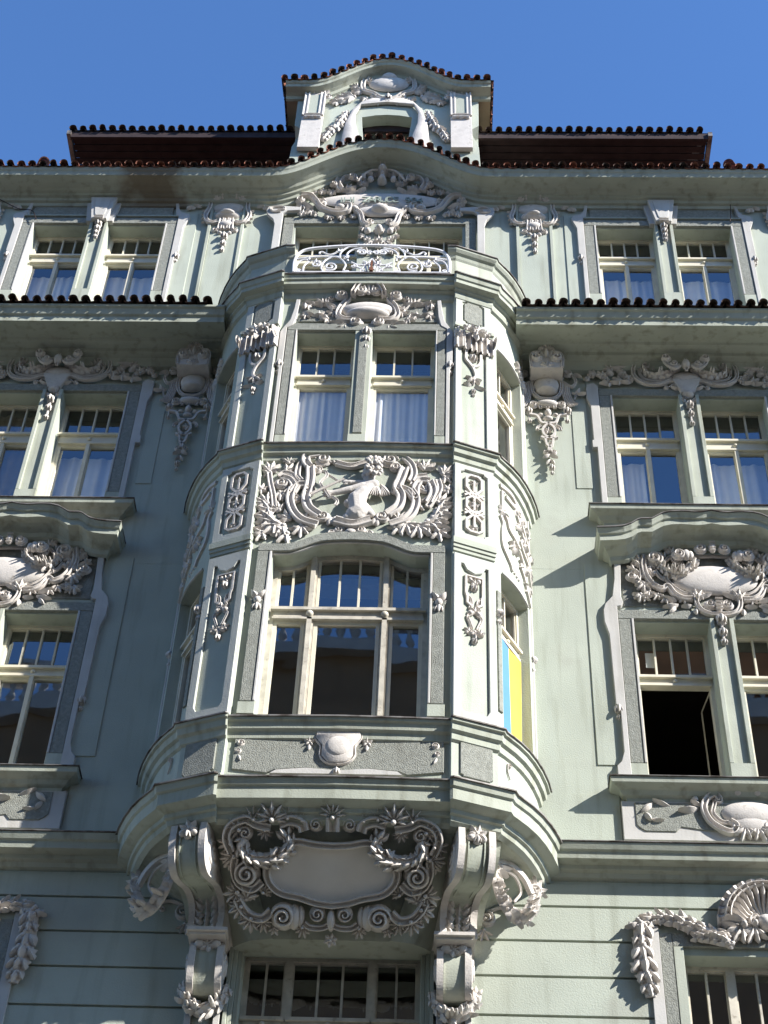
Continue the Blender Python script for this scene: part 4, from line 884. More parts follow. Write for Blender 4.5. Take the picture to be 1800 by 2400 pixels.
o.add('scroll', volute(X(715, 485), R(85), PI, 1.6, -1, R(22), .10), s == 0); o.add('scroll', volute(X(-10, 485), R(85), 0, 1.6, 1, R(22), .10), False)
o.add('scroll_band', ridge(spline(T((790, 500), (835, 590), (810, 660), (740, 690), (600, 610)), 8), R(22), .09)); o.add('leaf', leaf(X(820, 470), -.8, R(170), R(80), .07)); o.add('scroll', volute(X(1015, 555), R(55), PI, 1.4, 1, R(14), .07))
o.add('ribbon', join(*[ridge(spline(T((610 + k * 32, 650), (620 + k * 32, 800), (660 + k * 34, 930), (720 + k * 40, 1010 - k * 12)), 6), R(19), .07) for k in range(4)])); o.add('leaf_trio', join(leaf(X(830, 790), 1.0, R(110), R(80), .05), leaf(X(840, 795), -.1, R(150), R(80), .05), leaf(X(830, 800), 2.9, R(80), R(50), .05), ridge(T((830, 790), (795, 900)), R(12), .04)))
o.add('bell', join(dome(X(355, 1110), R(58), R(80), .07), dome(X(350, 1200), R(80), R(45), .06)), False); o.add('bud', dome(X(235, 1145), R(48), R(34), .05)); o.add('bell', drop([X(665, 1100), X(655, 1250)], R(62), .08))
o.add('strap', ridge(spline(T((60, 1150), (180, 1180), (245, 1285), (340, 1300), (430, 1360), (450, 1440), (400, 1510), (300, 1540), (225, 1520)), 8), R(19), .045, box=True)); o.add('strap', ridge(spline(T((240, 1330), (180, 1360), (175, 1400)), 6), R(24), .045)); o.add('strap', ridge(T((290, 1540), (312, 1650)) + spline(T((312, 1650), (370, 1700), (365, 1750)), 5)[1:], R(18), .045, box=True))
o.add('flower', rosette(X(340, 1400), R(75), .05), False); o.add('bud', dome(X(380, 1595), R(36), R(28), .05), False); o.add('scroll', volute(X(300, 1750), R(55), PI / 2, 1.4, 1, R(15), .06)); o.add('leaf', leaf(X(355, 1780), -PI * .5 - .9, R(150), R(75), .06)); o.add('leaf', leaf(X(355, 1860), -PI * .5 - .45, R(140), R(75), .06)); o.add('bud', drop([X(370, 2010), X(372, 2090)], R(48), .06), False)
both(o)
# top-floor capitals
b = Box(470, 450, 700, WO); b0 = b(430, 380); R = lambda n: b.r(430, 380, n); X = lambda x, y: (2.308 + R(x - 430), b(430, y).y); T = lambda *P: [Vector(X(*p)) for p in P]
def capital(c):
    o = Orn('scroll_capital', join(dome(X(430, 400), R(215), R(95), .10, seg=20), dome(X(430, 270), R(270), R(150), .06, seg=20)), axis=2.308)
    o.add('scroll', lift(volute(X(215, 150), R(88), -PI / 2, 1.6, 1, R(22), .09), .07)); o.add('scroll_roll', dome(X(310, 150), R(42), R(74), .15)); o.add('knob', join(dome(X(375, 80), R(46), R(54), .19)))
    o.add('frame_band', ridge(spline(T((110, 170), (105, 280), (60, 400), (110, 500), (200, 530), (290, 510)), 8), R(34), .10)); [o.add('leaf_edge', leaf(X(80 + 4 * k, 330 + k * 55), PI - .2 + k * .25, R(95), R(56), .06)) for k in range(4)]
    o.add('flower', rosette(X(335, 262), R(78), .09)); o.add('lip', dome(X(430, 400), R(165), R(55), .14), False)
    o.add('fluted_apron', join(*[ridge(T((430 + k * 62, 470), (430 + k * 74, 640)), R(38), .11) for k in (-1.3, 0, 1.3)], dome(X(430, 560), R(140), R(100), .08)), False); o.add('scroll', volute(X(270, 645), R(66), 0, 1.5, -1, R(18), .09)); o.add('fruit', dome(X(350, 690), R(42), R(36), .08))
    o.add('drop', drop([X(425, 760), X(425, 880), X(425, 985)], R(62), .09), False)
    o.add('leaf_chain', join(leaf(X(-20, 240), PI, R(150), R(70), .05), leaf(X(-140, 260), PI + .2, R(130), R(80), .05), dome(X(-250, 275), R(45), R(40), .06)))
    return o
o = capital(0)
for s in (1, -1):
    m = wallm(-.03, s < 0); o.make(m, house); m2 = wallm(-.03, s < 0); m2.O = Vector((s * (2 * AXW - 2 * 2.308), -.03, 0)); o.make(m2, house)
# keystones of the top-floor windows
for s in (1, -1):
    m = wallm(0, s < 0); K = lambda du, v: (AXW + du, v)
    k = put('keystone', plate([K(-.26, 23.06), K(.26, 23.06), K(.20, 22.58), K(-.20, 22.58)], 0, .085), m, 'white', house)
    put('key_block', plate([K(-.20, 23.12), K(.20, 23.12), K(.115, 22.56), K(-.115, 22.56)], .083, .15), m, 'white', k)
    put('key_panel', plate([K(-.13, 23.05), K(-.09, 23.07), K(.09, 23.07), K(.13, 23.05), K(.075, 22.66), K(.05, 22.63), K(-.05, 22.63), K(-.075, 22.66)], .149, .162), m, 'white', k)
    put('drop', drop([K(0, 22.50), K(0, 22.38), K(0, 22.27), K(0, 22.18)], .055, .10), wallm(-.06, s < 0), 'orn', k, True); put('knot', ridge([Vector(K(-.07, 22.57)), Vector(K(.07, 22.57))], .03, .06), wallm(-.13, s < 0), 'orn', k, True)
    put('shadow_gap_bead', slab(3.05, 2 * AXW - 3.05, 22.76, 22.79, 0, .055), m, 'wall2', house)
    put('frieze_field', slab(3.15, 2 * AXW - 3.15, 22.82, 23.02, 0, .03), m, 'rough', house)
# apron cartouche below the storey 2 sill
AP = wallm(-.06); b = Box(1250, 1800, 1800, AP); a = AXW; R = lambda n: b.r(1550, 330, n); ctr = b(1560, 330)
X = lambda x, y: (a + R(x - 1640), b(1560, y).y); T = lambda *P: [Vector(X(*p)) for p in P]
o = Orn('apron_cartouche', join(dome(X(1640, 330), R(210), R(110), .07, seg=18), dome(X(1640, 400), R(150), R(90), .06)), axis=a)
o.add('frame_band', ridge(spline(T((1440, 240), (1410, 205), (1350, 230), (1318, 300), (1350, 390), (1430, 450), (1500, 465), (1530, 420), (1490, 390)), 8), R(22), .10)); o.add('scroll', volute(X(1425, 240), R(40), PI / 2, 1.4, -1, R(12), .09)); o.add('scroll', volute(X(1490, 185), R(38), PI, 1.4, -1, R(11), .10)); o.add('shell_boss', dome(X(1570, 185), R(50), R(40), .11)); o.add('curl', ridge(spline(T((1400, 260), (1380, 330), (1430, 390), (1500, 400)), 8), R(14), .08))
o.add('acanthus', spray(X(1600, 420), -1.9, R(140), 5, 1.6, R(55), .08)); o.add('leaf_swag', join(leaf(X(1310, 280), 2.7, R(90), R(50), .06), leaf(X(1280, 300), 3.3, R(150), R(70), .06), dome(X(1265, 235), R(26), R(26), .06))); o.add('leaf_swag', join(leaf(X(1080, 285), 2.75, R(130), R(50), .07), leaf(X(960, 265), 3.9, R(120), R(55), .07), leaf(X(900, 330), -1.1, R(90), R(50), .07), leaf(X(940, 380), -.15, R(90), R(45), .07)))
o.make(AP, house); o.make(wallm(-.06, True), house)
# first-floor shell and garland
G1 = wallm(-.05); b = Box(1250, 1800, 1800, G1); R = lambda n: b.r(1500, 1050, n); X = lambda x, y: (a + R(x - 1640), b(1500, y).y); T = lambda *P: [Vector(X(*p)) for p in P]
o = Orn('shell', shell(X(1640, 1100), R(340), PI * .99, PI * .01, 15, .13), axis=a)
o.add('shell_ring', ridge([Vector((X(1640, 1100)[0] + R(270) * math.cos(t * PI / 24), X(1640, 1100)[1] + R(270) * math.sin(t * PI / 24))) for t in range(25)], R(22), .16), False); o.add('scroll', volute(X(1575, 1090), R(62), PI / 2, 1.5, 1, R(16), .14)); o.add('leaf_cluster', join(spray(X(1480, 1130), PI * 1.05, R(190), 6, 2.2, R(75), .10), spray(X(1560, 1120), -2.0, R(170), 5, 1.6, R(65), .10)))
o.add('garland', garland([X(1440, 1190), X(1280, 1190), X(1140, 1150), X(1000, 1095), X(860, 1080)], R(52), .06, 1.3, .8)); o.add('leaf_swag', garland([X(1400, 1260), X(1280, 1220), X(1120, 1205)], R(42), .08, .6))
o.add('garland', garland([X(860, 1075), X(770, 1120), X(760, 1210), X(755, 1330), X(765, 1450), X(780, 1560), X(790, 1640)], R(60), .06, 1.5, 1.0))
o.make(G1, house); o.make(wallm(-.05, True), house)

# ------------------------------------------------------------------ bay ornament
BO = wallm(-1.07)
R5 = Box(500, 650, 1300, BO); b = R5; R = lambda n: b.r(745, 170, n); X = lambda x, y: (R(x - 742), b(742, y).y); T = lambda *P: [Vector(X(*p)) for p in P]
o = Orn('cartouche', join(dome(X(742, 165), R(135), R(58), .10, seg=22), dome(X(742, 185), R(110), R(34), .13, seg=20)), axis=0)
o.add('frame_band', ridge(spline(T((690, 212), (630, 213), (598, 190), (612, 150), (640, 120), (648, 92)), 8), R(13), .11)); o.add('scroll', lift(volute(X(608, 106), R(33), 0, 1.5, 1, R(8), .09), .04)); o.add('scroll', volute(X(556, 112), R(25), PI, 1.4, -1, R(7), .09)); o.add('curl', ridge(spline(T((545, 100), (540, 130), (570, 160), (605, 150)), 6), R(9), .08))
o.add('scroll', lift(volute(X(705, 100), R(30), PI / 2, 1.4, -1, R(8), .09), .09)); o.add('shell_boss', lift(shell(X(742, 110), R(50), PI * .95, PI * .05, 7, .08), .10), False); o.add('crest_band', ridge(spline(T((665, 112), (690, 78), (742, 62)), 6), R(12), .17))
o.add('scroll', volute(X(690, 226), R(36), PI / 2, 1.6, 1, R(9), .10)); o.add('leaf_spray', join(leaf(X(660, 225), PI * .98, R(70), R(30), .07, 0, 1), leaf(X(620, 228), PI * 1.0, R(60), R(28), .07, 0, 1), volute(X(562, 222), R(18), 0, 1.2, -1, R(5), .06), leaf(X(640, 240), PI * 1.15, R(50), R(22), .06)))
o.add('leaf_swag', join(leaf(X(590, 150), PI * .9, R(70), R(34), .06, 0, 1), leaf(X(540, 135), PI * 1.05, R(60), R(34), .06, 0, 1), leaf(X(490, 135), PI * .98, R(60), R(32), .06, 0, 1), leaf(X(435, 130), -PI / 2, R(50), R(30), .06), leaf(X(425, 175), -.4, R(60), R(26), .06, 0, 1), leaf(X(470, 190), 0, R(55), R(24), .06, 0, 1)))
for x, y, n, sz in ((640, 235, 3.6, 46), (580, 175, 3.4, 44), (520, 130, 2.8, 50), (460, 140, 3.3, 50), (440, 185, 5.0, 44), (500, 190, .2, 44), (550, 205, 3.2, 46)): o.add('leaf_spray', spray(X(x, y), n, R(sz), 4, 1.8, R(sz * .42), .07))
o.add('drop', drop([X(742, 275), X(742, 310), X(742, 345)], R(24), .09), False)
o.make(BO, house)
# bay pilasters: capitals, lattice panels and pendants
for s in (1, -1):
    m = pilm(s); c = PW / 2
    k = put('roll_capital', join(*[ridge([Vector((c + x, 18.30)), Vector((c + x, 18.38)), Vector((c + x, 18.50)), Vector((c + x, 18.62)), Vector((c + x, 18.66))], w_, lambda t: .05 + .085 * math.sin(PI * min(1, .25 + t * .75))) for x, w_ in ((-.205, .05), (-.10, .055), (-.02, .045), (.055, .045), (.125, .05), (.215, .045))]), m, 'orn', house, True)
    put('flowers', lift(join(rosette((c, 18.60), .11, .07), rosette((c - .12, 18.62), .07, .06, 5), rosette((c + .13, 18.60), .07, .06, 5), leaf((c, 18.55), -PI / 2, .13, .08, .06)), .12), m, 'orn', k, True)
    for e in (-1, 1):
        P2 = Flat(m.w(c + e * .255, 0, 0), -m.N * -1, (0, 0, 1)); P2.N = m.U * e; put('scroll', volute((.10, 18.50), .095, 0, 1.5, 1, .022, .02), P2, 'orn', k, True)
    p = put('pendant', join(ridge(spline([(c - .10, 18.30), (c - .10, 18.14), (c - .05, 18.06), (c, 17.98), (c + .03, 17.86), (c, 17.76)], 7), .018, .035, box=True), ridge(spline([(c + .10, 18.30), (c + .10, 18.16), (c + .06, 18.06), (c - .02, 18.0)], 7), .018, .035, box=True)), m, 'orn', house)
    put('bud', drop([(c, 18.18)], .055, .06), m, 'orn', p, True); put('leaf_cluster', join(spray((c, 17.80), -PI / 2, .14, 5, 2.4, .06, .05), leaf((c - .02, 17.66), PI * 1.05, .12, .06, .05), leaf((c + .02, 17.66), -.25, .13, .06, .05)), m, 'orn', p, True); put('bud', drop([(c, 17.54), (c, 17.47)], .035, .045), m, 'orn', p, True)
    # interlaced strapwork panel
    L = .095
    p = put('strapwork_panel', ridge([Vector(q) for q in ((c - L, 15.17), (c - L, 15.10), (c - .05, 15.06), (c + .05, 15.06), (c + L, 15.10), (c + L, 15.24), (c + .02, 15.33), (c - L, 15.44), (c - L, 15.58), (c + .02, 15.68), (c + L, 15.78), (c + L, 15.94), (c + .05, 15.99), (c - .05, 15.99), (c - L, 15.94), (c - L, 15.78), (c - .02, 15.68), (c + L, 15.58), (c + L, 15.44), (c - .02, 15.33), (c - L, 15.24))], .017, .035, closed=True, box=True), m, 'orn', house)
    for z in (15.36, 15.66): put('strap', join(ridge([Vector((c - .12, z - .03)), Vector((c, z + .05)), Vector((c + .12, z - .03))], .014, .034, box=True), ridge([Vector((c - .12, z + .03)), Vector((c, z - .05)), Vector((c + .12, z + .03))], .014, .036, box=True)), m, 'orn', p)
    put('stem', ridge([Vector((c, 15.14)), Vector((c, 15.90))], .014, .034, box=True), m, 'orn', p)
    for z, r_ in ((15.14, .055), (15.51, .07), (15.88, .055)): put('flower', rosette((c, z), r_, .06, 5), m, 'orn', p, True)
    # lower pilaster pendant
    p = put('pendant', ridge([Vector(q) for q in ((c - .035, 13.92), (c - .085, 13.96), (c - .085, 14.04), (c - .10, 14.10), (c - .10, 14.36), (c + .10, 14.36), (c + .10, 14.10), (c + .085, 14.04), (c + .085, 13.96), (c + .035, 13.92))], .015, .03, box=True), m, 'orn', house)
    put('flowers', join(rosette((c, 14.28), .06, .05, 5), dome((c - .05, 14.31), .03, .03, .05), dome((c + .05, 14.31), .03, .03, .05), drop([(c, 14.19)], .04, .05)), m, 'orn', p, True)
    put('strap', join(*[ridge(spline([(c + e * .10, 14.06), (c + e * .05, 14.03), (c + e * .035, 13.95), (c + e * .06, 13.88)], 6), .014, .035) for e in (-1, 1)]), m, 'orn', p); put('flowers', join(rosette((c, 13.86), .07, .055, 5), dome((c - .05, 13.82), .035, .035, .05), dome((c + .05, 13.82), .035, .035, .05)), m, 'orn', p, True)
    for e in (-1, 1): put('scroll', ridge(spline([(c + e * .03, 13.80), (c + e * .08, 13.76), (c + e * .05, 13.66), (c + e * .03, 13.60)], 6), .014, .035), m, 'orn', p)
    put('leaf_cluster', join(*[rosette((c + e * .07, 13.56), .055, .05, 5) for e in (-1, 1)], spray((c, 13.56), -PI / 2, .13, 3, 1.4, .06, .05), drop([(c, 13.42)], .035, .05)), m, 'orn', p, True)
# curved strapwork reliefs on the bay sides
for m in (SR, SL):
    L0 = m.L; q = lambda *P: [Vector((a * L0, z)) for a, z in P]
    p = put('side_relief', ridge(spline(q((.10, 16.06), (.30, 16.09), (.42, 16.02), (.36, 15.94), (.20, 15.95)), 7), .03, .03, box=True), m, 'orn', house)
    put('strap', ridge([v for v in q((.17, 15.98), (.13, 15.98), (.13, 15.66))] + spline(q((.13, 15.66), (.22, 15.58), (.26, 15.46), (.36, 15.40), (.48, 15.34)), 6)[1:], .02, .03, box=True), m, 'orn', p)
    put('strap', ridge(spline(q((.10, 15.55), (.14, 15.45), (.12, 15.30), (.13, 15.10), (.20, 14.98), (.27, 14.90), (.30, 14.82)), 7), .022, .03, box=True), m, 'orn', p)
    put('strap', ridge(spline(q((.48, 15.30), (.56, 15.20), (.50, 15.08), (.60, 14.98), (.66, 14.86), (.74, 14.78), (.80, 14.70)), 7), .02, .03, box=True), m, 'orn', p); put('strap', ridge(spline(q((.44, 15.86), (.52, 15.74), (.60, 15.62), (.52, 15.48), (.62, 15.38), (.74, 15.34), (.80, 15.18), (.88, 15.0)), 7), .02, .03, box=True), m, 'orn', p); put('strap', ridge(spline(q((.66, 15.98), (.58, 15.84), (.68, 15.72), (.80, 15.60), (.72, 15.46), (.86, 15.36), (.92, 15.2)), 7), .02, .03, box=True), m, 'orn', p)
    put('scroll', volute((.47 * L0, 15.90), .075, 0, 1.4, 1, .016, .04), m, 'orn', p, True); put('scroll', volute((.60 * L0, 15.88), .06, 0, 1.4, -1, .014, .04), m, 'orn', p, True)
    put('flower', join(spray((.34 * L0, 15.26), -PI / 2, .15, 5, 2.4, .06, .04), rosette((.34 * L0, 15.28), .06, .05, 5)), m, 'orn', p, True); [put('leaf_cluster', spray((x * L0, z), a_, .15, 4, 2.0, .06, .045), m, 'orn', p, True) for x, z, a_ in ((.46, 15.72, -.6), (.62, 15.52, 1.2), (.58, 15.14, -2), (.76, 15.24, .5), (.70, 14.94, -1.6), (.86, 15.62, -1.2), (.80, 15.82, 2.0), (.10, 15.62, .4))]
    put('bead_row', join(*[dome(((.30 + .05 * i) * L0, 14.84 - .008 * i), .018, .024, .03, seg=7, rings=2) for i in range(4)]), m, 'orn', p, True)
    put('rosette', rosette((.72 * L0, 18.80), .07, .06), m, 'orn', house, True); put('leaf_spray', spray((.80 * L0, 18.76), -.4, .20, 5, 2.0, .07, .05), m, 'orn', house, True); put('leaf_spray', spray((.66 * L0, 18.80), 2.6, .16, 4, 1.6, .06, .05), m, 'orn', house, True)
    put('side_scroll', volute((.16 * L0, 11.98), .035, PI, 1.2, 1, .01, .03, [(.16 * L0, 11.80), (.13 * L0, 11.88)]), m, 'orn', house, True)
# parapet shield and field
put('parapet_field', plate([(-1.04, 11.66), (-.70, 11.62), (-.62, 11.66), (-.30, 11.69), (0, 11.64), (.30, 11.69), (.62, 11.66), (.70, 11.62), (1.06, 11.66), (1.06, 12.08), (-1.04, 12.08)], 0, .022), BF, 'rough', house)
put('parapet_ribbon', plate([(-.66, 11.605), (.66, 11.605), (.60, 11.65), (.30, 11.68), (.06, 11.655), (-.06, 11.655), (-.30, 11.68), (-.60, 11.65)], 0, .04), BF, 'white', house)
HB = Box(300, 1650, 1350, BO); b = HB; R = lambda n: b.r(770, 160, n); X = lambda x, y: (R(x - 771), b(771, y).y); T = lambda *P: [Vector(X(*p)) for p in P]
sh = [(-80, 112), (-84, 132), (-58, 160), (-58, 198), (-34, 222), (0, 226)]
o = Orn('shield', plate([Vector(X(771 + x, y)) for x, y in sh] + [Vector(X(771 - x, y)) for x, y in reversed(sh[:-1])] + [Vector(X(771, 112))], 0, .05), axis=0)
o.add('field', lift(dome(X(771, 165), R(46), R(46), .03, seg=18), .045), False); o.add('frame_band', ridge(spline(T((725, 110), (697, 115), (690, 132), (712, 160), (712, 195), (735, 218), (771, 224)), 8), R(8), .07)); o.add('scroll', volute(X(712, 118), R(22), 0, 1.3, 1, R(6), .08)); o.add('scroll', volute(X(738, 212), R(15), PI / 2, 1.2, -1, R(4), .07)); o.add('flower', join(rosette(X(664, 143), R(22), .06, 5), leaf(X(664, 150), -PI / 2, R(30), R(18), .05))); o.add('drop', join(dome(X(771, 225), R(9), R(9), .06), drop([X(771, 255)], R(13), .06)), False)
o.add('side_curl', join(volute(X(410, 152), R(16), 0, 1.3, 1, R(4), .04), volute(X(405, 182), R(13), PI, 1.2, -1, R(4), .04), leaf(X(405, 195), -1.2, R(30), R(14), .03)))
o.make(BO, house)

KH = 1.1
# ------------------------------------------------------------------ cupid relief on the bay
b = Box(580, 1040, 1080, BO); R = lambda n: b.r(850, 400, n); ax = b(830, 400).x; X = lambda x, y: b(x, y); T = lambda *P: [b(*p) for p in P]
o = Orn('relief_frame', join(ridge(spline(T((480, 190), (455, 150), (470, 110), (560, 95)), 8), R(34), .10), ridge(spline(T((690, 160), (800, 185), (900, 165), (990, 135)), 8), R(26), .07)))
F_ = lambda n, g: o.add(n, g, False)
F_('frame_band', ridge(spline(T((490, 190), (490, 280), (475, 360), (455, 430), (480, 510), (560, 570)), 8), R(34), .10)); F_('frame_band', ridge(spline(T((1225, 200), (1190, 290), (1165, 350), (1195, 420), (1170, 500), (1090, 560)), 8), R(34), .10)); F_('frame_band', ridge(spline(T((420, 300), (390, 260), (400, 190), (450, 130)), 8), R(23), .07)); F_('frame_band', ridge(spline(T((1270, 300), (1295, 240), (1275, 170), (1220, 120)), 8), R(26), .07))
F_('frame_band', ridge(spline(T((680, 610), (820, 640), (960, 605)), 8), R(37), .10)); F_('frame_band', ridge(spline(T((350, 360), (330, 440), (355, 530), (420, 600), (540, 640)), 8), R(31), .09)); F_('frame_band', ridge(spline(T((1270, 370), (1310, 440), (1290, 530), (1220, 600), (1110, 640)), 8), R(31), .09)); F_('frame_band', ridge(spline(T((470, 330), (400, 335), (350, 390)), 8), R(29), .09)); F_('frame_band', ridge(spline(T((1175, 350), (1250, 380), (1300, 430), (1310, 350), (1350, 300), (1420, 300)), 8), R(29), .09))
for c, r_, a0, sg in (((590, 130), 62, PI, -1), ((1110, 140), 66, 0, 1), ((545, 205), 38, 0, 1), ((1155, 190), 44, PI, -1), ((265, 315), 52, PI * .5, -1), ((480, 370), 48, 0, 1), ((375, 430), 40, PI, 1), ((1165, 370), 44, PI, -1), ((585, 570), 50, PI, 1), ((1045, 575), 52, 0, -1), ((785, 95), 42, PI, 1), ((915, 98), 42, 0, -1), ((715, 675), 38, 0, 1), ((880, 678), 38, PI, -1), ((655, 695), 32, 0, -1), ((945, 700), 32, PI, 1)):
    F_('scroll', volute(X(*c), R(r_ * 1.2), a0, 1.6, sg, R(r_ * .2), .12))
[F_('scroll_roll', dome(X(x, y), R(20), R(46), .05, .25)) for x, y in ((640, 130), (670, 135), (1055, 130), (1025, 125))]; [F_('scroll_roll', dome(X(x, y), R(22), R(48), .05, -.3)) for x, y in ((640, 605), (672, 600), (985, 605), (1012, 612))]; F_('boss', dome(X(850, 90), R(30), R(42), .08)); F_('boss', dome(X(800, 690), R(46), R(34), .10))
F_('frame_band', ridge(spline(T((270, 270), (330, 290), (360, 345), (300, 400)), 8), R(26), .08)); F_('frame_band', ridge(spline(T((245, 260), (290, 235), (350, 250), (400, 300)), 8), R(20), .08)); F_('frame_band', ridge(spline(T((1420, 300), (1445, 380), (1410, 470)), 8), R(29), .08)); F_('frame_band', ridge(spline(T((1280, 330), (1320, 270), (1400, 255)), 8), R(20), .08))
F_('stem', ridge(spline(T((170, 230), (180, 310), (200, 400), (210, 500)), 8), R(20), .06)); F_('stem', ridge(spline(T((1480, 290), (1495, 360), (1450, 440), (1400, 500)), 8), R(23), .06)); F_('rose', join(rosette(X(105, 355), R(58), .08, 7), dome(X(105, 355), R(28), R(28), .10))); F_('rose', join(rosette(X(1555, 360), R(58), .08, 7), dome(X(1555, 360), R(28), R(28), .10)))
LV = [(170, 220, 1.3, 5, 110), (300, 210, .6, 4, 90), (320, 150, 1.5, 4, 90), (180, 240, 2.6, 3, 80), (250, 380, -1.1, 4, 110), (280, 400, -.5, 3, 90), (160, 470, 2.7, 5, 130), (180, 520, 3.3, 4, 140), (190, 590, 3.0, 5, 150), (230, 620, 3.5, 5, 170), (280, 640, 3.8, 5, 150), (330, 590, 2.4, 4, 110), (420, 640, -1.6, 5, 120), (310, 700, 3.7, 4, 130), (120, 690, 3.9, 4, 110), (250, 520, 2.2, 4, 100), (450, 580, 1.2, 3, 80),
      (1370, 200, 1.1, 5, 110), (1310, 170, 2.2, 3, 90), (1520, 240, .9, 5, 110), (1530, 260, -.5, 4, 90), (1390, 380, 1.8, 4, 110), (1400, 420, -1.2, 3, 90), (1480, 460, .4, 5, 120), (1470, 520, -.1, 4, 140), (1440, 580, .1, 5, 150), (1400, 610, -.4, 5, 170), (1320, 640, -.8, 5, 160), (1230, 620, -1.3, 5, 140), (1180, 640, -1.7, 4, 110), (1480, 680, -1.0, 4, 120), (1540, 560, 1.0, 4, 80), (1170, 590, 1.3, 4, 90), (1340, 480, -2.2, 3, 90)]
for x, y, an, n, l_ in LV: F_('leaf_spray', spray(X(x, y), an, R(l_ * 1.1), n, 1.7, R(l_ * .44), .038))
rf = o.make(BO, house)
# the figure: one continuous body (joined volumes, remeshed into a single skin)
def capsule(a, b_, ra, rb, n=10):
    a, b_ = Vector(a), Vector(b_); d = b_ - a; L = d.length; q = d.to_track_quat('Z', 'Y') if L > 1e-6 else Vector((0, 0, 1)).to_track_quat('Z', 'Y'); V = []; Fc = []; rows = []
    prof = [(-ra * math.cos(t), ra * math.sin(t)) for t in [PI / 2 * k / 4 for k in range(5)]] + [(L + rb * math.sin(t), rb * math.cos(t)) for t in [PI / 2 * k / 4 for k in range(5)]]
    for z, r in prof: rows.append(len(V)); V += [a + q @ Vector((max(r, 1e-4) * math.cos(2 * PI * k / n), max(r, 1e-4) * math.sin(2 * PI * k / n), z)) for k in range(n)]
    for i in range(len(prof) - 1):
        for k in range(n): Fc.append((rows[i] + k, rows[i] + (k + 1) % n, rows[i + 1] + (k + 1) % n, rows[i + 1] + k))
    Fc += [tuple(reversed(range(n))), tuple(range(rows[-1], rows[-1] + n))]
    return V, Fc
def c3(x, y, h): p = b(x, y); return (p.x, p.y, h)
BODY = [((865, 545), (835, 560), 92, 84, .05), ((860, 540), (850, 450), 86, 84, .055), ((850, 455), (900, 400), 80, 72, .06), ((900, 400), (960, 345), 66, 54, .06), ((790, 480), (830, 470), 48, 60, .06), ((960, 560), (900, 520), 40, 70, .04), ((780, 590), (850, 570), 50, 80, .05),
        ((985, 335), (900, 355), 48, 44, .07), ((900, 355), (800, 382), 42, 38, .085), ((800, 382), (690, 405), 38, 30, .09), ((690, 405), (640, 412), 28, 28, .09), ((640, 412), (612, 425), 32, 26, .09), ((625, 395), (590, 400), 12, 9, .10), ((615, 430), (592, 440), 12, 9, .10), ((620, 412), (584, 420), 12, 9, .11), ((640, 440), (615, 452), 11, 9, .09),
        ((930, 330), (870, 318), 36, 30, .05), ((870, 318), (800, 318), 28, 24, .055), ((800, 318), (762, 318), 26, 22, .06), ((770, 305), (745, 306), 10, 8, .07), ((768, 320), (742, 322), 10, 8, .075), ((772, 334), (750, 336), 10, 8, .07),
        ((950, 300), (960, 260), 40, 50, .06), ((965, 225), (955, 250), 72, 66, .075), ((925, 262), (915, 268), 40, 34, .075), ((893, 262), (903, 258), 10, 14, .085), ((905, 288), (915, 284), 14, 18, .08), ((918, 300), (930, 290), 16, 22, .078), ((905, 238), (925, 230), 14, 30, .08)]
V = []; Fc = []
for p, q, ra, rb, h in BODY:
    v, f = capsule(c3(*p, h), c3(*q, h), R(ra * .88), R(rb * .88)); v = [Vector((w_.x, w_.y, h * .6 + (w_.z - h) * .8)) for w_ in v]; k = len(V); V += v; Fc += [tuple(i + k for i in t) for t in f]
cu = put('cupid_figure', (V, Fc), BO, 'orn', rf)
md = cu.modifiers.new('remesh', 'REMESH'); md.mode = 'VOXEL'; md.voxel_size = .0075
sm = cu.modifiers.new('smooth', 'SMOOTH'); sm.iterations = 6; sm.factor = .5
dg = bpy.context.evaluated_depsgraph_get(); me = bpy.data.meshes.new_from_object(cu.evaluated_get(dg)); cu.modifiers.clear(); cu.data = me; me.polygons.foreach_set('use_smooth', [True] * len(me.polygons))
if not me.materials: me.materials.append(MT['orn'])
g = []
for i in range(46):
    t = random.uniform(0, 2 * PI); q = random.uniform(.25, 1.0); x = 985 + 88 * q * math.cos(t); y = 225 + 80 * q * math.sin(t)
    if x < 920 and y > 215: continue
    g.append(lift(dome(b(x, y), R(random.uniform(15, 24)), R(random.uniform(15, 24)), .035, 0, 7, 3), .075 + .05 * math.sqrt(max(0, 1 - q * q))))
put('curly_hair', join(*g), BO, 'orn', rf, True)
put('wing', join(*[lift(leaf(b(1035, 330 + 8 * i), -1.0 - .12 * i, R(150 - i * 12), R(34), .05), .03) for i in range(6)]), BO, 'orn', rf, True); put('wing', join(*[lift(leaf(b(1000, 350), -1.9 + .16 * i, R(120), R(36), .04), .05) for i in range(5)]), BO, 'orn', rf, True)
put('bow', lift(ridge(spline(T((580, 255), (612, 258), (618, 290), (580, 325), (570, 350), (600, 390), (640, 450), (665, 455), (700, 482), (685, 515)), 8), R(11), .04), .07), BO, 'orn', rf, True); put('bow_string', lift(ridge(T((600, 252), (725, 328)), R(8), .03), .05), BO, 'orn', rf, True); put('arrow', lift(ridge(T((495, 440), (755, 318)), lambda t: R(12) if t < .1 else R(7), .03), .09), BO, 'orn', rf, True)

KH = 2.6
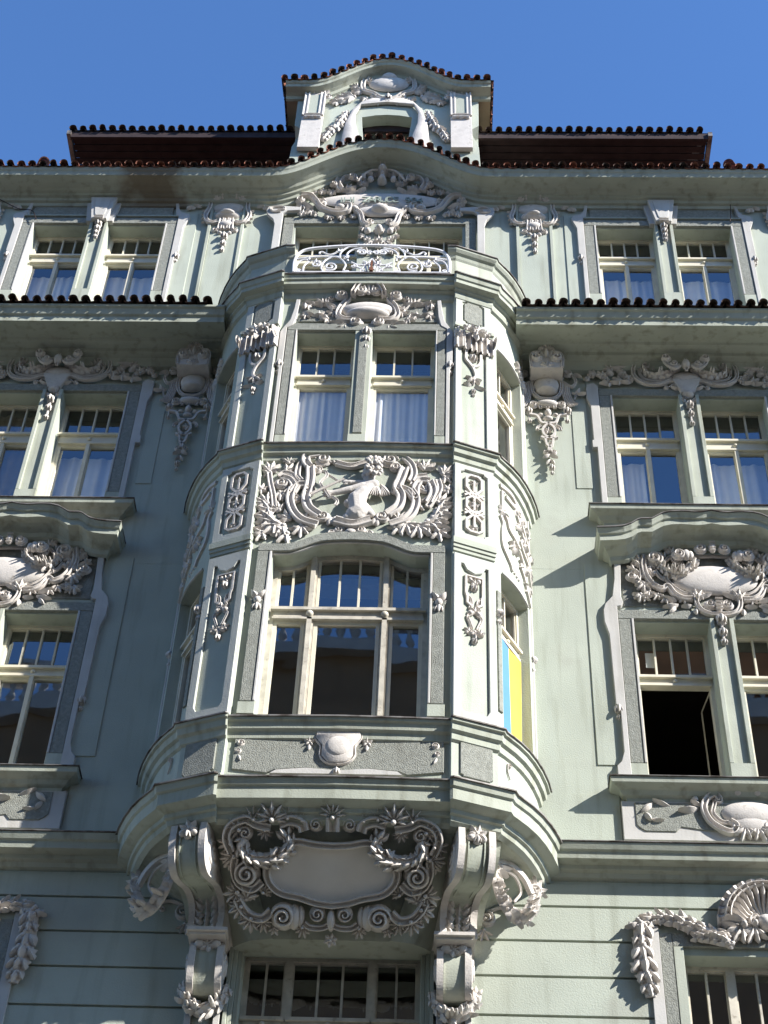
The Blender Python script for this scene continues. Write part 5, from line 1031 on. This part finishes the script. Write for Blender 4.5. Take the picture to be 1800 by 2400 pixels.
# ------------------------------------------------------------------ great cartouche under the bay
vv = Vector((0, -.62, .80)).normalized(); SM = Flat((0, -.36, 10.30), (1, 0, 0), vv); SM.N = Vector((0, -vv.z, vv.y)).normalized()
SMo = SM.O + SM.N * .05; SM.O = SMo
b = Box(250, 1750, 1350, SM); R = lambda n: b.r(800, 450, n); X = lambda x, y: (R(x - 800), b(800, y).y); T = lambda *P: [Vector(X(*p)) for p in P]
hl = [(800, 352), (740, 348), (672, 338), (640, 362), (598, 395), (572, 440), (582, 485), (622, 520), (690, 535), (745, 552), (800, 560)]
sp2 = spline([X(*p) for p in hl], 5); full = sp2 + [Vector((-p.x, p.y)) for p in reversed(sp2[1:-1])]
o = Orn('great_cartouche', plate(full, -.10, .03, bev=.01), axis=0, mt='plaque_bounce')
OA = lambda n, g, sy=True: o.add(n, g, sy, 'orn')
OA('frame_band', ridge(full, R(12), .085, closed=True), False); OA('frame_band', ridge([Vector((p.x * 1.045, (p.y - X(800, 450)[1]) * 1.06 + X(800, 450)[1])) for p in full], R(6), .06, closed=True), False)
OA('scroll', volute(X(500, 455), R(50), PI * .5, 2.0, 1, R(12), .13)); OA('scroll_band', ridge(spline(T((458, 400), (455, 440), (475, 490), (520, 508), (555, 480)), 8), R(13), .10)); OA('scroll', volute(X(632, 603), R(50), PI, 2.0, -1, R(12), .13)); OA('scroll_roll', join(dome(X(670, 605), R(26), R(46), .12), dome(X(693, 605), R(16), R(40), .10)))
OA('scroll_band', ridge(spline(T((590, 585), (560, 610), (520, 605), (490, 580), (470, 545)), 8), R(15), .09)); OA('acanthus', join(spray(X(500, 545), 1.9, R(60), 5, 2.6, R(26), .09), spray(X(480, 560), 3.4, R(48), 4, 2.0, R(22), .08), spray(X(510, 600), -1.9, R(46), 5, 2.2, R(20), .08), spray(X(545, 610), -1.4, R(36), 4, 1.8, R(18), .08)))
OA('scroll', volute(X(752, 592), R(30), PI, 1.6, 1, R(8), .10)); OA('scroll_band', ridge(spline(T((705, 625), (730, 640), (770, 640), (800, 625)), 8), R(10), .09)); OA('boss', join(dome(X(800, 615), R(16), R(40), .12), rosette(X(800, 685), R(26), .09)), False); OA('bud', spray(X(600, 645), -1.5, R(30), 4, 2, R(16), .07))
OA('wreath', garland([X(490, 330), X(478, 360), X(505, 395), X(560, 408), X(620, 390), X(650, 350), X(630, 310)], R(24), .14, 1.15, .0)); OA('scroll_band', ridge(spline(T((445, 380), (425, 330), (440, 285), (490, 262), (530, 280), (580, 290)), 8), R(14), .10)); OA('acanthus', join(spray(X(585, 262), 1.6, R(74), 7, 3.0, R(34), .14), spray(X(520, 270), 2.4, R(44), 4, 1.8, R(22), .09), spray(X(450, 320), 2.9, R(44), 4, 2.2, R(22), .08), spray(X(450, 390), 3.4, R(50), 4, 2.0, R(24), .09), spray(X(440, 410), -2.0, R(40), 4, 1.6, R(20), .08))); OA('scroll', volute(X(490, 310), R(28), PI, 1.5, -1, R(7), .10))
OA('scroll_band', ridge(spline(T((610, 275), (650, 262), (690, 275), (700, 300)), 8), R(18), .10)); OA('leaf_fan', join(*[leaf(X(640 + 16 * k, 262), -1.0, R(40), R(14), .12) for k in range(4)])); OA('scroll', volute(X(740, 275), R(28), 0, 1.6, 1, R(8), .11)); OA('acanthus_crown', join(spray(X(800, 250), PI / 2, R(66), 7, 2.2, R(28), .13), ridge(T((800, 250), (800, 300)), R(22), .11)), False)
for x, y, n, sz in ((470, 300, 2.6, 56), (440, 350, 3.2, 50), (455, 395, 3.6, 56), (520, 262, 1.9, 56), (640, 255, 1.2, 50), (560, 300, 4.6, 40), (470, 520, 3.6, 56), (485, 570, 3.9, 56), (520, 612, 4.4, 56), (560, 620, 4.8, 46), (560, 520, 1.0, 40), (700, 640, 4.7, 40), (690, 262, 1.6, 44)): OA('acanthus', spray(X(x, y), n, R(sz), 6, 2.4, R(sz * .42), .11))
o.make(SM, house, False)

KH = 1.8
# ------------------------------------------------------------------ centre top cartouche
CT = wallm(-.06); b = Box(700, 360, 1080, CT); bc = Box(700, 360, 1080, CT, h=.12); R = lambda n: b.r(840, 480, n); X = lambda x, y: (R(x - 838), b(838, y).y); XC = lambda x, y: (R(x - 838), bc(838, y).y); T = lambda *P: [Vector(X(*p)) for p in P]
o = Orn('name_cartouche', join(dome(X(838, 490), R(640), R(135), .05, seg=36), dome(X(838, 600), R(260), R(90), .07, seg=24)), axis=0)
o.add('shell', lift(shell(XC(838, 90), R(72), PI * .97, PI * .03, 9, .07), .13), False); o.add('boss', join(dome(XC(838, 150), R(60), R(55), .20), dome(XC(815, 130), R(10), R(12), .22), dome(XC(862, 130), R(10), R(12), .22)), False)
o.add('scroll_arm', lift(volute(XC(535, 232), R(46), 0, 1.5, 1, R(12), .08, [XC(800, 165), XC(720, 172), XC(650, 215), XC(595, 275)]), .09)); o.add('fruit', join(*[lift(dome(X(x, y), R(34), R(44), .09), .04) for x, y in ((708, 235), (720, 295), (640, 270))], leaf(X(600, 300), -1.2, R(60), R(50), .09))); o.add('fruit', join(dome(X(838, 300), R(50), R(52), .15), dome(X(838, 250), R(30), R(40), .14)), False)
o.add('scroll', lift(volute(XC(345, 285), R(46), PI, 1.5, 1, R(12), .09), .05)); o.add('scroll_band', ridge(spline(T((480, 255), (420, 270), (380, 330), (420, 400)), 8), R(34), .10)); o.add('leaf_spray', join(leaf(X(420, 390), 0, R(150), R(56), .08), leaf(X(560, 410), .4, R(130), R(60), .09), leaf(X(470, 420), .1, R(120), R(48), .08))); o.add('flower', join(rosette(X(230, 402), R(50), .10), rosette(X(330, 405), R(56), .10), leaf(X(180, 400), PI, R(80), R(40), .06)))
o.add('scroll', volute(X(15, 490), R(55), 0, 1.5, -1, R(14), .09)); o.add('scroll_arm', ridge(spline(T((20, 448), (110, 452), (175, 505), (225, 565), (310, 605), (420, 622), (510, 600), (520, 550), (470, 540)), 8), R(26), .10)); o.add('scroll_roll', join(dome(X(430, 565), R(58), R(42), .11), dome(X(575, 575), R(46), R(36), .11))); o.add('leaf', leaf(X(160, 560), 2.8, R(130), R(60), .06)); o.add('rosette', rosette(X(50, 625), R(52), .07)); o.add('leaf_spray', spray(X(200, 630), 3.1, R(60), 4, 1.6, R(28), .06)); o.add('rosette', rosette(X(570, 650), R(40), .07))
o.add('field_swell', dome(X(838, 600), R(110), R(66), .15), False); o.add('scroll_band', ridge(spline(T((590, 600), (640, 640), (670, 720), (720, 755)), 8), R(24), .11)); o.add('scroll', volute(X(740, 705), R(42), 0, 1.5, 1, R(11), .13)); o.add('fruit', join(rosette(X(838, 800), R(60), .13), dome(X(838, 805), R(46), R(46), .14)), False); o.add('fruit', dome(X(725, 800), R(34), R(40), .09)); o.add('chain', join(*[rosette(X(x, y), R(44), .08, 5) for x, y in ((720, 880), (745, 930), (700, 960), (730, 1010))])); o.add('chain', join(*[rosette(X(838, y), R(46), .09, 5) for y in (880, 950, 1020, 1090)]), False)
o.add('ear_plate', plate([(-1.46, 20.3), (-1.46, 22.78), (-1.40, 22.84), (-1.20, 22.86), (-1.20, 22.94), (-1.45, 22.97), (-1.62, 22.97), (-1.70, 22.93), (-1.72, 22.84), (-1.69, 22.74), (-1.60, 22.62), (-1.57, 22.50), (-1.57, 20.3)], 0, .05), mt='white', smooth=False)
o.add('curl', lift(ridge(spline([(-1.50, 22.80), (-1.62, 22.80), (-1.65, 22.88), (-1.58, 22.93), (-1.47, 22.92), (-1.45, 22.86), (-1.55, 22.85)], 6), .014, .03), .045))
o.add('leaf_chain', join(*[spray(X(-120 - 150 * i, 400 + (i % 2) * 25), PI + .2 * (-1) ** i, R(110), 4, 1.4, R(44), .06) for i in range(3)]))
for x, y, n, sz in ((130, 420, 2.8, 90), (260, 350, 2.0, 100), (420, 300, 2.4, 110), (480, 380, .4, 110), (620, 330, 1.0, 100), (280, 500, 3.4, 90), (150, 600, 4.0, 90), (330, 650, 4.4, 80), (450, 650, 4.6, 70), (660, 620, 5.0, 80), (690, 760, 4.4, 80), (760, 240, 1.9, 90), (560, 280, 1.6, 90), (-40, 430, 2.9, 100), (60, 540, 3.6, 90), (690, 850, 3.6, 70), (780, 900, 4.6, 80), (700, 1000, 4.0, 80)): o.add('leaf_spray', spray(X(x, y), n, R(sz), 5, 1.9, R(sz * .42), .08))
ct = o.make(CT, house)
# raised lettering
for i, ch in enumerate('IHI ZARUOE 904'):
    if ch == ' ': continue
    cu_ = bpy.data.curves.new('letter', 'FONT'); cu_.body = ch; cu_.size = .20; cu_.extrude = .008; cu_.align_x = 'CENTER'
    t = bpy.data.objects.new('letter', cu_); COL.objects.link(t); dg = bpy.context.evaluated_depsgraph_get(); dg.update(); me = bpy.data.meshes.new_from_object(t.evaluated_get(dg)); bpy.data.objects.remove(t)
    lo = bpy.data.objects.new('letter', me); COL.objects.link(lo); me.materials.clear(); me.materials.append(MT['letter']); lo.parent = ct
    x = R(-400 + 800 * i / 13); lo.location = (x, -.06 - .05 * math.sqrt(max(0, 1 - (x / R(640)) ** 2)) - .02, X(838, 535)[1] - .02 * abs(x)); lo.rotation_euler = (PI / 2, 0, 0)
for s in (1, -1):
    m = wallm(0, s < 0)
    put('roughcast_strip', slab(1.285, 1.44, 20.3, 22.60, 0, .045), m, 'rough', house)
put('roughcast_lintel', slab(-1.44, 1.44, 22.605, 22.75, 0, .045), W0, 'rough', house); put('window_pier', slab(-.30, .24, 20.3, 22.60, 0, .04), W0, 'wall2', house)

KH = 1.4
# ------------------------------------------------------------------ dormer ornament
DO = wallm(DY - .02); b = Box(600, 80, 1200, DO); R = lambda n: b.r(855, 330, n); X = lambda x, y: (R(x - 857), b(857, y).y); T = lambda *P: [Vector(X(*p)) for p in P]
o = Orn('shield_cartouche', join(dome(X(857, 330), R(130), R(85), .10, seg=22), dome(X(857, 300), R(60), R(50), .13)), axis=0)
o.add('scroll', lift(volute(X(815, 245), R(34), 0, 1.4, 1, R(9), .08), .10)); o.add('crest', ridge(spline(T((790, 250), (815, 222), (857, 228)), 6), R(12), .18)); o.add('frame_band', ridge(spline(T((770, 270), (720, 285), (690, 330), (700, 375), (760, 395), (800, 420), (857, 440)), 8), R(15), .12)); o.add('scroll', volute(X(735, 310), R(36), 0, 1.5, -1, R(9), .11)); o.add('scroll', volute(X(770, 405), R(30), 0, 1.3, 1, R(8), .10)); o.add('drop', drop([X(857, 425)], R(24), .12), False)
o.add('acanthus', join(spray(X(690, 380), 2.7, R(80), 5, 1.6, R(32), .08), spray(X(640, 410), 3.3, R(100), 5, 1.4, R(34), .07), leaf(X(600, 440), PI * 1.05, R(90), R(34), .05, 0, 1)))
o.add('hood_plate', plate(T((857, 430), (760, 430), (690, 455), (640, 500), (600, 590), (585, 700), (610, 760), (680, 760), (690, 670), (662, 590), (660, 520), (690, 470), (857, 455)), 0, .05)); o.add('garland', garland([X(600, 510), X(580, 560), X(545, 610), X(500, 655), X(470, 700)], R(24), .07, 1.3, .6))
o.add('pilaster', plate(T((330, 400), (460, 400), (452, 760), (318, 760)), 0, .08)); o.add('pilaster_panel', plate(T((352, 430), (438, 430), (432, 545), (346, 545)), .078, .10), mt='wall2'); o.add('console_roll', join(*[lift(ridge(T((x, 415), (x - 4, 560)), R(16), .05), .07) for x in (345, 445)], lift(ridge(T((340, 565), (445, 565)), R(18), .06), .07), *[lift(dome(X(x, 572), R(18), R(16), .05), .08) for x in (350, 392, 434)])); o.add('flowers', lift(join(rosette(X(395, 390), R(48), .09), rosette(X(345, 405), R(34), .07, 5), rosette(X(450, 405), R(36), .07, 5), volute(X(475, 430), R(26), 0, 1.3, 1, R(7), .06)), .06))
for x, y, n, sz in ((760, 250, 2.4, 60), (690, 300, 2.6, 60), (660, 350, 2.9, 60), (580, 420, 3.2, 70), (720, 420, 4.2, 60), (800, 440, 4.6, 50), (540, 445, 3.3, 60)): o.add('leaf_spray', spray(X(x, y), n, R(sz), 5, 1.8, R(sz * .42), .07))
o.make(DO, house)

# ------------------------------------------------------------------ balcony railing
RM = wallm(-1.19); b = Box(660, 540, 1120, RM); R = lambda n: b.r(760, 250, n); T = lambda *P: [b(*p) for p in P]
def tube(P, r, n=6):
    V = []; Fc = []
    for i in range(len(P)):
        t = (P[min(i + 1, len(P) - 1)] - P[max(i - 1, 0)]).normalized(); nn = Vector((-t.y, t.x))
        for k in range(n): a_ = 2 * PI * k / n; q = P[i] + nn * (r * math.cos(a_)); V.append((q.x, q.y, r * math.sin(a_)))
    for i in range(len(P) - 1):
        for k in range(n): Fc.append((i * n + k, i * n + (k + 1) % n, (i + 1) * n + (k + 1) % n, (i + 1) * n + k))
    return V, Fc
ac = b(765, 250).x; MI = lambda P: [Vector((2 * ac - p.x, p.y)) for p in P]
rail = put('balcony_railing', tube(spline(T((100, 355), (110, 260), (150, 195), (230, 160), (420, 140), (620, 130), (770, 128)), 10) + list(reversed(MI(spline(T((100, 355), (110, 260), (150, 195), (230, 160), (420, 140), (620, 130)), 10)))), .022), RM, 'iron', house, True)
put('rail', tube(spline(T((105, 245), (300, 225), (500, 225)), 8), .014), RM, 'iron', rail, True); put('rail', tube(MI(spline(T((105, 245), (300, 225), (500, 225)), 8)), .014), RM, 'iron', rail, True); put('rail', tube([b(90, 352), 2 * Vector((ac, 0)) + Vector((-b(90, 352).x, b(90, 352).y))], .016), RM, 'iron', rail, True)
def spir(c, r0, a0, turns, sg): c = b(*c); n = int(20 * turns); return [Vector((c.x + R(r0) * (1 - .82 * i / n) * math.cos(a0 + sg * 2 * PI * turns * i / n), c.y + R(r0) * (1 - .82 * i / n) * math.sin(a0 + sg * 2 * PI * turns * i / n))) for i in range(n + 1)]
SCR = [spline(T((570, 345), (520, 340)), 4) + spline(T((520, 340), (540, 290), (500, 240), (440, 225), (370, 255), (335, 310), (350, 350)), 8), spir((410, 305), 60, -PI * .7, 1.6, 1), spline(T((110, 345), (130, 290), (170, 255), (240, 245)), 8), spline(T((180, 350), (190, 300), (240, 260)), 8), spir((290, 285), 45, PI * .6, 1.5, -1), spir((140, 340), 20, 0, 1.3, 1), spline(T((495, 240), (500, 190), (560, 145), (640, 138)), 8), spline(T((560, 260), (555, 200), (600, 165), (680, 150)), 8), spir((680, 185), 42, PI, 1.6, -1), spline(T((330, 205), (320, 190), (345, 182), (380, 200), (420, 205), (470, 185), (520, 160)), 8), spline(T((590, 270), (640, 290), (700, 300), (720, 345)), 8), spline(T((660, 345), (720, 290), (765, 240)), 8), spline(T((690, 260), (730, 280), (740, 330)), 8), spir((740, 190), 26, 0, 1.4, 1), spline(T((590, 310), (650, 315), (700, 345)), 8), spir((620, 300), 26, PI, 1.4, 1)]
for P in SCR:
    put('iron_scroll', tube(P, .0125), RM, 'iron', rail, True); put('iron_scroll', tube(MI(P), .0125), RM, 'iron', rail, True)
for x, y, n in ((290, 270, 5), (545, 235, 4), (480, 180, 3), (715, 290, 5), (230, 250, 3)):
    g = spray(b(x, y), PI / 2, R(42), n, 4.0, R(20), .03); put('iron_leaf', g, RM, 'iron', rail, True); put('iron_leaf', mirror(g, ac), RM, 'iron', rail, True)
put('rusty_spike', join(bar(ac - .012, ac + .012, b(750, 358).y - .02, b(750, 280).y, .03, .055), bar(ac - .024, ac + .024, b(750, 358).y - .03, b(750, 345).y, .02, .07)), RM, 'rust', rail)

# ------------------------------------------------------------------ things in the windows
def cloth(name, m, u0, u1, v0, v1, h, mt, label, cat, amp=.02, waves=7, group=None):
    V = []; Fc = []; n = 60; p1, p2, p3 = [random.uniform(0, 6) for _ in range(3)]; waves = waves * random.uniform(.55, .8)
    for i in range(n + 1):
        t = i / n; f_ = .5 * math.sin(2 * PI * waves * t + p1 + 1.6 * math.sin(4 * t + p2)) + .35 * math.sin(2 * PI * waves * 1.73 * t + p3) + .4 * math.sin(2 * PI * 1.3 * t + p2); V += [(u0 + (u1 - u0) * t, v0 + .02 * math.sin(9 * t + p1), h + amp * f_), (u0 + (u1 - u0) * (t + .012 * math.sin(11 * t + p3)), v1, h + amp * .6 * f_)]
    for i in range(n): Fc.append((2 * i, 2 * i + 2, 2 * i + 3, 2 * i + 1))
    return tag(put(name, (V, Fc), m, mt, None, True), label, cat, group)
cloth('curtain', BF, -.86, -.18, 16.5, 18.0, -.295, 'curtain', 'white net curtain behind the left upper window of the bay', 'curtain', group='curtains in the bay')
cloth('curtain', BF, .11, .85, 16.5, 18.0, -.295, 'curtain', 'white net curtain behind the right upper window of the bay', 'curtain', group='curtains in the bay')
cloth('curtain', W0, -5.2, -4.38, 16.5, 18.6, .0 - .38, 'tan', 'tan curtain in the window cut by the left edge, below the tiled ledge', 'curtain', .05, 4)
cloth('curtain', W0, 3.26, 3.62, 16.5, 17.8, -.40, 'curtain', 'white net curtain half drawn in the window right of the bay, below the tiled ledge', 'curtain', .03, 3)
for x0, x1, z0, z1, lab in ((3.27, 4.05, 20.6, 21.8, 'white net curtain in the top window left of the right-hand keystone'), (4.40, 5.18, 20.6, 21.8, 'white net curtain in the top window right of the right-hand keystone'), (-4.05, -3.27, 20.6, 21.8, 'white net curtain in the top window right of the left-hand keystone'), (-5.18, -4.40, 20.6, 21.8, 'white net curtain in the top window left of the left-hand keystone'), (-4.05, -3.27, 16.5, 17.8, 'white net curtain in the window left of the bay, below the tiled ledge'), (4.40, 5.18, 16.5, 17.8, 'white net curtain in the window at the right edge, below the tiled ledge')):
    cloth('curtain', W0, x0, x1, z0, z1, -.40, 'curtain', lab, 'curtain', .03, 6)
fl = Flat(FR.O + FR.N * .03, FR.U, (0, 0, 1)); fl.N = FR.N
fo = thing('flag', 'blue and yellow flag hung in the right side window of the bay', 'flag', tuple(fl.w(LR / 2, 12.42, 0)))
for nm, a_, b_, mt in (('blue_stripe', .03, LR * .5, 'blue'), ('yellow_stripe', LR * .5, LR - .03, 'yellow')):
    V = []; Fc = []; n = 16
    for i in range(n + 1):
        t = i / n; uu = a_ + (b_ - a_) * t; V += [fl.w(uu, 12.40, .022 * math.sin(14 * uu + 2)) - fo.location, fl.w(uu, 13.82, .006 * math.sin(14 * uu)) - fo.location]
    for i in range(n): Fc.append((2 * i, 2 * i + 2, 2 * i + 3, 2 * i + 1))
    obj(nm, V, Fc, mt, fo, True)
tag(put('paper_notice', slab(3.36, 3.47, 14.20, 14.42, -.262, -.258), W0, 'paper', None), 'small white paper sheet stuck in the fanlight above the open window', 'paper')

R2B = Box(0, 250, 700, wallm(-.05)); R3B = Box(1100, 250, 1800, wallm(-.05))
def cable(P, m): put('cable', (lambda g: ([(v[0], v[1], v[2] + .05) for v in g[0]], g[1]))(tube(spline(P, 8), .007)), m, 'boards', house, True)
cable(R2B((-60, 500), (20, 540), (110, 583), (180, 592), (204, 640)), wallm(-.05)); cable(R3B((1447, 560), (1449, 610), (1447, 655)), wallm(-.05))
